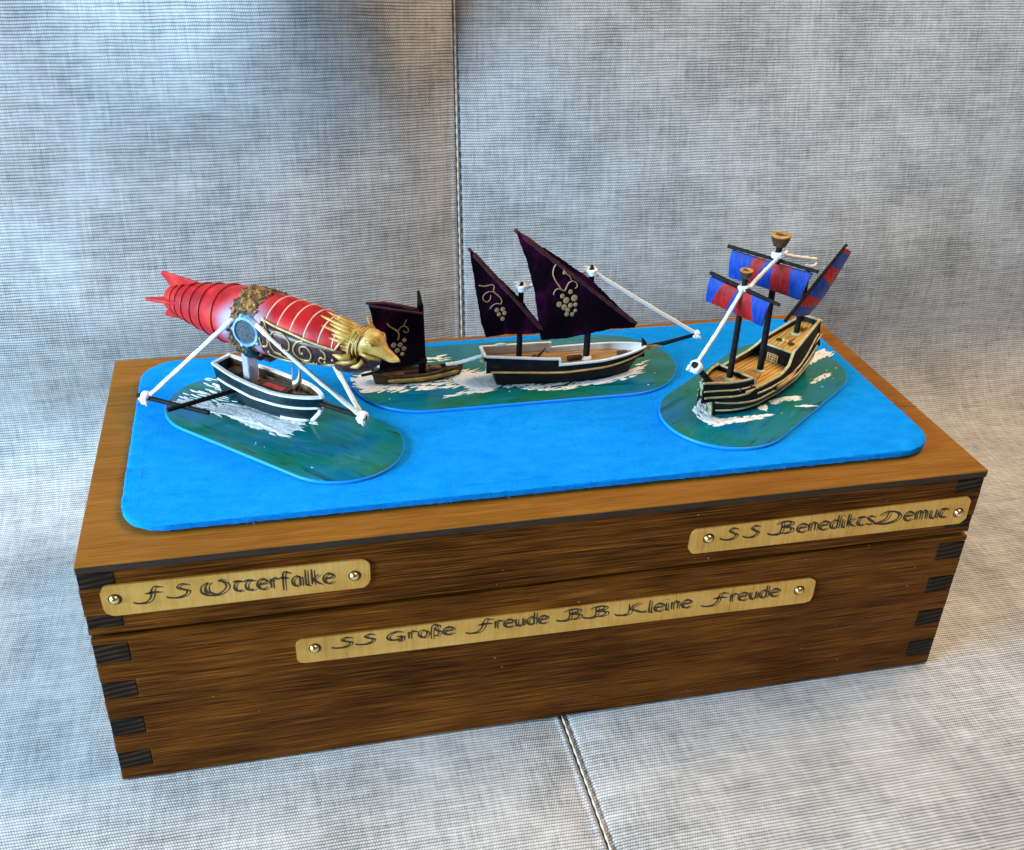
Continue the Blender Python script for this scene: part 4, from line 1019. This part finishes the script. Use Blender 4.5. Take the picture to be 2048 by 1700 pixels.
# crusted bronze belt
rings = []
for i in range(13):
    x = lerp(-.38, .64, i/12); rings.append([])
    for k_ in range(72):
        a = 2*pi*k_/72; rr = rad(x)*1.03+(.02 if 0 < i < 12 else -.04)+random.uniform(-.035, .06)
        rings[-1].append((x+random.uniform(-.03, .03), rr*cos(a), cz(x)+rr*sin(a)))
mb = MB(); mb.loft(rings, caps=False); belt = obj('bronze_belt', mb, M['bark'], A, smooth=25)
mb = MB()
for q in range(420):
    x = random.uniform(-.43, .69); a = random.uniform(0, 2*pi); rr = rad(x)*1.05
    if math.hypot(x-.44, rr*sin(a)-.1) < .62 and abs(cos(a)) > .5: continue
    s_ = random.uniform(.03, .075); mb.ball((x, rr*cos(a), cz(x)+rr*sin(a)), (s_*random.uniform(.7,1.8), s_, s_*.8), 6, 4, Euler((a, random.uniform(-.5,.5), random.uniform(-1,1))).to_matrix())
obj('bronze_scale', mb, M['bark'], belt, smooth=False, kind='stuff')
# side engines
for sd in (1, -1):
    c = Vector((.44, sd*1.06, 3.50)); d = Vector((.10, sd, .06)).normalized()
    R = d.to_track_quat('Z', 'Y').to_matrix()
    mb = MB(); mb.lathe([(.50,-.28),(.54,-.1),(.53,.06),(.50,.13),(.43,.14),(.41,.07)], (0,0,0), 28, caps=False)
    mb.v = [tuple(R @ Vector(p)+c) for p in mb.v]; e_ = obj('engine', mb, M['lightblue'], A, smooth=40)
    mb = MB(); mb.lathe([(.01,.09),(.40,.085),(.42,.05)], (0,0,0), 28); mb.v = [tuple(R @ Vector(p)+c) for p in mb.v]; obj('engine_grille', mb, M['grille'], e_, smooth=40)
    mb = MB()
    for k_ in range(5):
        a = 2*pi*k_/5+.6; mb.ball((.55*cos(a), .55*sin(a), .05), .075, 8, 6)
    mb.v = [tuple(R @ Vector(p)+c) for p in mb.v]; obj('engine_bolt', mb, M['lightblue'], e_, smooth=True)
    mb = MB(); mb.tube([(.30,sd*.98,3.02),(.42,sd*.80,2.64),(.5,sd*.55,2.35)], [.20,.24,.16], 8); mb.ball((.05,sd*.6,2.45), (.35,.25,.22), 10, 6); obj('engine_mount', mb, M['hull_teal'], A, smooth=True)
mb = MB(); mb.box((-.9,-.42,2.12),(.75,.42,2.36),.08); mb.box((1.2,-.2,2.3),(1.8,.2,2.52),.05); obj('keel_bracket', mb, M['armour'], A)
# tail fins
def fin(pts, axis):
    mb = MB()
    if axis == 'y': mb.prism(pts, lambda u_, v_, d: (u_, d, v_), -.05, .05)
    else: mb.prism(pts, lambda u_, v_, d: (u_, v_, cz(u_)+.10+d+.05*abs(v_)), -.05, .05)
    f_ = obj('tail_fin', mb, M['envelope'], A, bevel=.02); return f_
fin([(-2.75,4.14),(-3.3,4.16),(-3.9,4.16),(-4.42,4.18),(-4.48,4.08),(-4.2,3.84),(-4.05,3.60),(-3.6,3.80),(-3.0,4.0)], 'y')
fin([(-3.3,2.72),(-4.2,2.92),(-4.6,2.5),(-4.5,2.42),(-3.7,2.5)], 'y')
for sd in (1, -1): fin([(-3.2,sd*.60),(-3.9,sd*.45),(-4.08,sd*.35),(-4.36,sd*.60),(-4.58,sd*.80),(-4.50,sd*.88),(-4.1,sd*.78),(-3.6,sd*.72)], 'z')
# armoured lower bow with gilt scrolls
def onside(x, deg, off=.03, sd=-1):
    a = radians(deg+56*(1+deg/95)); r_ = rad(x)+off; return (x, sd*r_*cos(a), cz(x)+r_*sin(a))
for sd in (-1, 1):
    rows = [[onside(x, lerp(interp([(.7,-14),(2,-22),(4.2,-32)], x), -88, q), .045, sd) for x in [.98+i*.152 for i in range(22)]] for q in [k_/8 for k_ in range(9)]]
    mb = MB(); mb.sheet(rows, (0, sd*.001, .0)); obj('bow_armour', mb, M['armour'], A, smooth=True)
    mb = MB()
    def sc(pts, r): mb.tube([Vector(onside(p.x, p.y, .06, sd)) for p in spline([(a, b, 0) for a, b in pts], 7)], r, 6)
    sc([(1.0,-12),(1.2,-15),(1.6,-18),(2.2,-21),(2.8,-25),(3.4,-29),(3.85,-32)], .045)
    sc([(3.85,-32),(4.0,-18),(4.2,-2)], .045)
    sc([(1.02,-14),(1.2,-18),(1.35,-30),(1.30,-42),(1.08,-44),(1.02,-34)], .036)
    sc([(1.95,-24),(1.6,-24),(1.42,-34),(1.52,-48),(1.78,-52)], .034); sc([(1.95,-24),(2.2,-32),(2.16,-42),(1.95,-44),(1.86,-36)], .032)
    sc([(2.75,-27),(2.5,-30),(2.34,-42),(2.5,-54),(2.8,-56),(3.0,-44),(2.86,-34),(2.62,-36),(2.60,-46)], .036)
    sc([(3.35,-34),(3.5,-40),(3.46,-50),(3.3,-48),(3.2,-56),(3.3,-66),(3.6,-66),(3.9,-58)], .034)
    sc([(1.2,-56),(1.5,-64),(1.9,-66),(2.4,-70)], .03); sc([(1.5,-50),(2.0,-58),(2.5,-62),(2.9,-66)], .024); sc([(2.9,-60),(3.2,-72),(3.6,-76)], .026)
    for a, b in ((1.25,-52),(1.75,-40),(2.1,-58),(2.68,-44),(2.3,-64),(3.0,-64),(3.38,-58),(3.7,-52)): mb.ball(onside(a, b, .06, sd), .05, 7, 5)
    obj('gilt_scroll', mb, M['filigree'], A, smooth=True)
# animal head prow
HX = 4.15
hd = MB()
def blob(mb, c, r, rot=(0,0,0), n=16, m=10): mb.ball(c, r, n, m, Euler([radians(k_) for k_ in rot]).to_matrix())
# head skin as one loft along the neck -> skull -> snout
sec = [(3.95,3.55,.60,.62),(4.20,3.60,.58,.60),(4.42,3.68,.50,.53),(4.62,3.80,.48,.50),(4.84,3.84,.44,.45),(5.02,3.78,.37,.37),(5.18,3.66,.28,.26),(5.30,3.58,.21,.20),(5.46,3.52,.19,.16),(5.62,3.46,.16,.13),(5.74,3.42,.10,.08),(5.79,3.40,.03,.03)]
rings = []
for x, z, ry, rz in sec:
    rings.append([(x+.10*sin(2*pi*k_/22), ry*cos(2*pi*k_/22)*(1-.12*max(0, sin(2*pi*k_/22))), z+rz*sin(2*pi*k_/22)) for k_ in range(22)])
hd.loft(rings, caps=True)
head = obj('prow_head', hd, M['gold'], A, smooth=True)
mb = MB()
for sd in (1, -1):
    mb.loft([[(4.50,sd*.30,4.16),(4.66,sd*.20,4.22),(4.70,sd*.38,4.12)],[(4.36,sd*.34,4.44),(4.44,sd*.29,4.46),(4.46,sd*.38,4.40)],[(4.27,sd*.36,4.60),(4.285,sd*.355,4.61),(4.285,sd*.365,4.60)]], caps=True)
obj('ear', mb, M['gold'], head)
mb = MB()
for sd in (1, -1):
    blob(mb, (5.00,sd*.33,3.92), (.10,.05,.055), (0,25,sd*-20)); mb.tube([(4.82,sd*.40,4.02),(5.0,sd*.36,4.03),(5.16,sd*.24,3.90)], [.05,.06,.04], 6)
    mb.tube([(4.66,sd*.47,3.60),(4.95,sd*.40,3.50),(5.28,sd*.22,3.42)], [.06,.07,.05], 6)
obj('brow', mb, M['gold'], head, smooth=True)
mb = MB()
for sd in (1, -1): blob(mb, (5.05,sd*.345,3.915), (.045,.025,.03), (0,0,0), 8, 6); blob(mb, (5.66,sd*.10,3.50), (.04,.03,.02), (0,0,0), 8, 6)
obj('eye', mb, M['brown'], head, smooth=True)
mb = MB()                                        # ruff collars round the neck
for x, rr in ((4.28,.60),(4.42,.555),(4.54,.52)):
    mb.tube([(x+.10*sin(2*pi*k_/30), rr*cos(2*pi*k_/30), interp([(4.2,3.61),(4.6,3.79)], x)+rr*1.02*sin(2*pi*k_/30)) for k_ in range(31)], .028, 6, caps=False)
obj('ruff', mb, M['gold'], head, smooth=True)
for q in range(13):                               # mane of long feathers lying back over the bow
    a = lerp(14, 166, (q+.5)/13); ln = (1.35 if q % 2 else 1.0)*interp([(14,.34),(45,.75),(75,1.12),(105,1.12),(135,.75),(166,.34)], a)
    mb = MB(); pts = []; rr = []
    for i in range(8):
        t_ = i/7; x = 4.28-ln*t_; pts.append((x, (rad(min(x, 4.2))-.025+.03*sin(pi*t_))*cos(radians(a+3*sin(4*t_))), cz(x)+(rad(min(x, 4.2))-.015+.03*sin(pi*t_))*sin(radians(a)))); rr.append(.095*(1-t_)**.6+.010)
    mb.tube(pts, rr, 7); obj('feather', mb, M['gold'], head, smooth=True)
mb = MB()
for sd in (1, -1):
    mb.tube([(4.35,sd*.56,3.42),(4.0,sd*.66,3.34),(3.72,sd*.70,3.40)], [.13,.11,.03], 8); mb.tube([(4.5,sd*.46,3.30),(4.1,sd*.56,3.14),(3.75,sd*.58,3.04)], [.10,.09,.03], 8)
    mb.tube([(4.7,sd*.36,3.28),(4.5,sd*.44,3.06),(4.1,sd*.46,2.94)], [.10,.08,.03], 8)
obj('cheek_plume', mb, M['gold'], head, smooth=True)
mb = MB(); rings = []
for x, z, ry, rz in [(3.7,3.0,.62,.45),(4.1,3.0,.56,.42),(4.5,3.06,.42,.36),(4.85,3.16,.26,.26),(5.1,3.26,.10,.12)]: rings.append([(x, ry*cos(2*pi*k_/16), z+rz*sin(2*pi*k_/16)) for k_ in range(16)])
mb.loft(rings, caps=True); obj('chin_armour', mb, M['armour'], head, smooth=True)
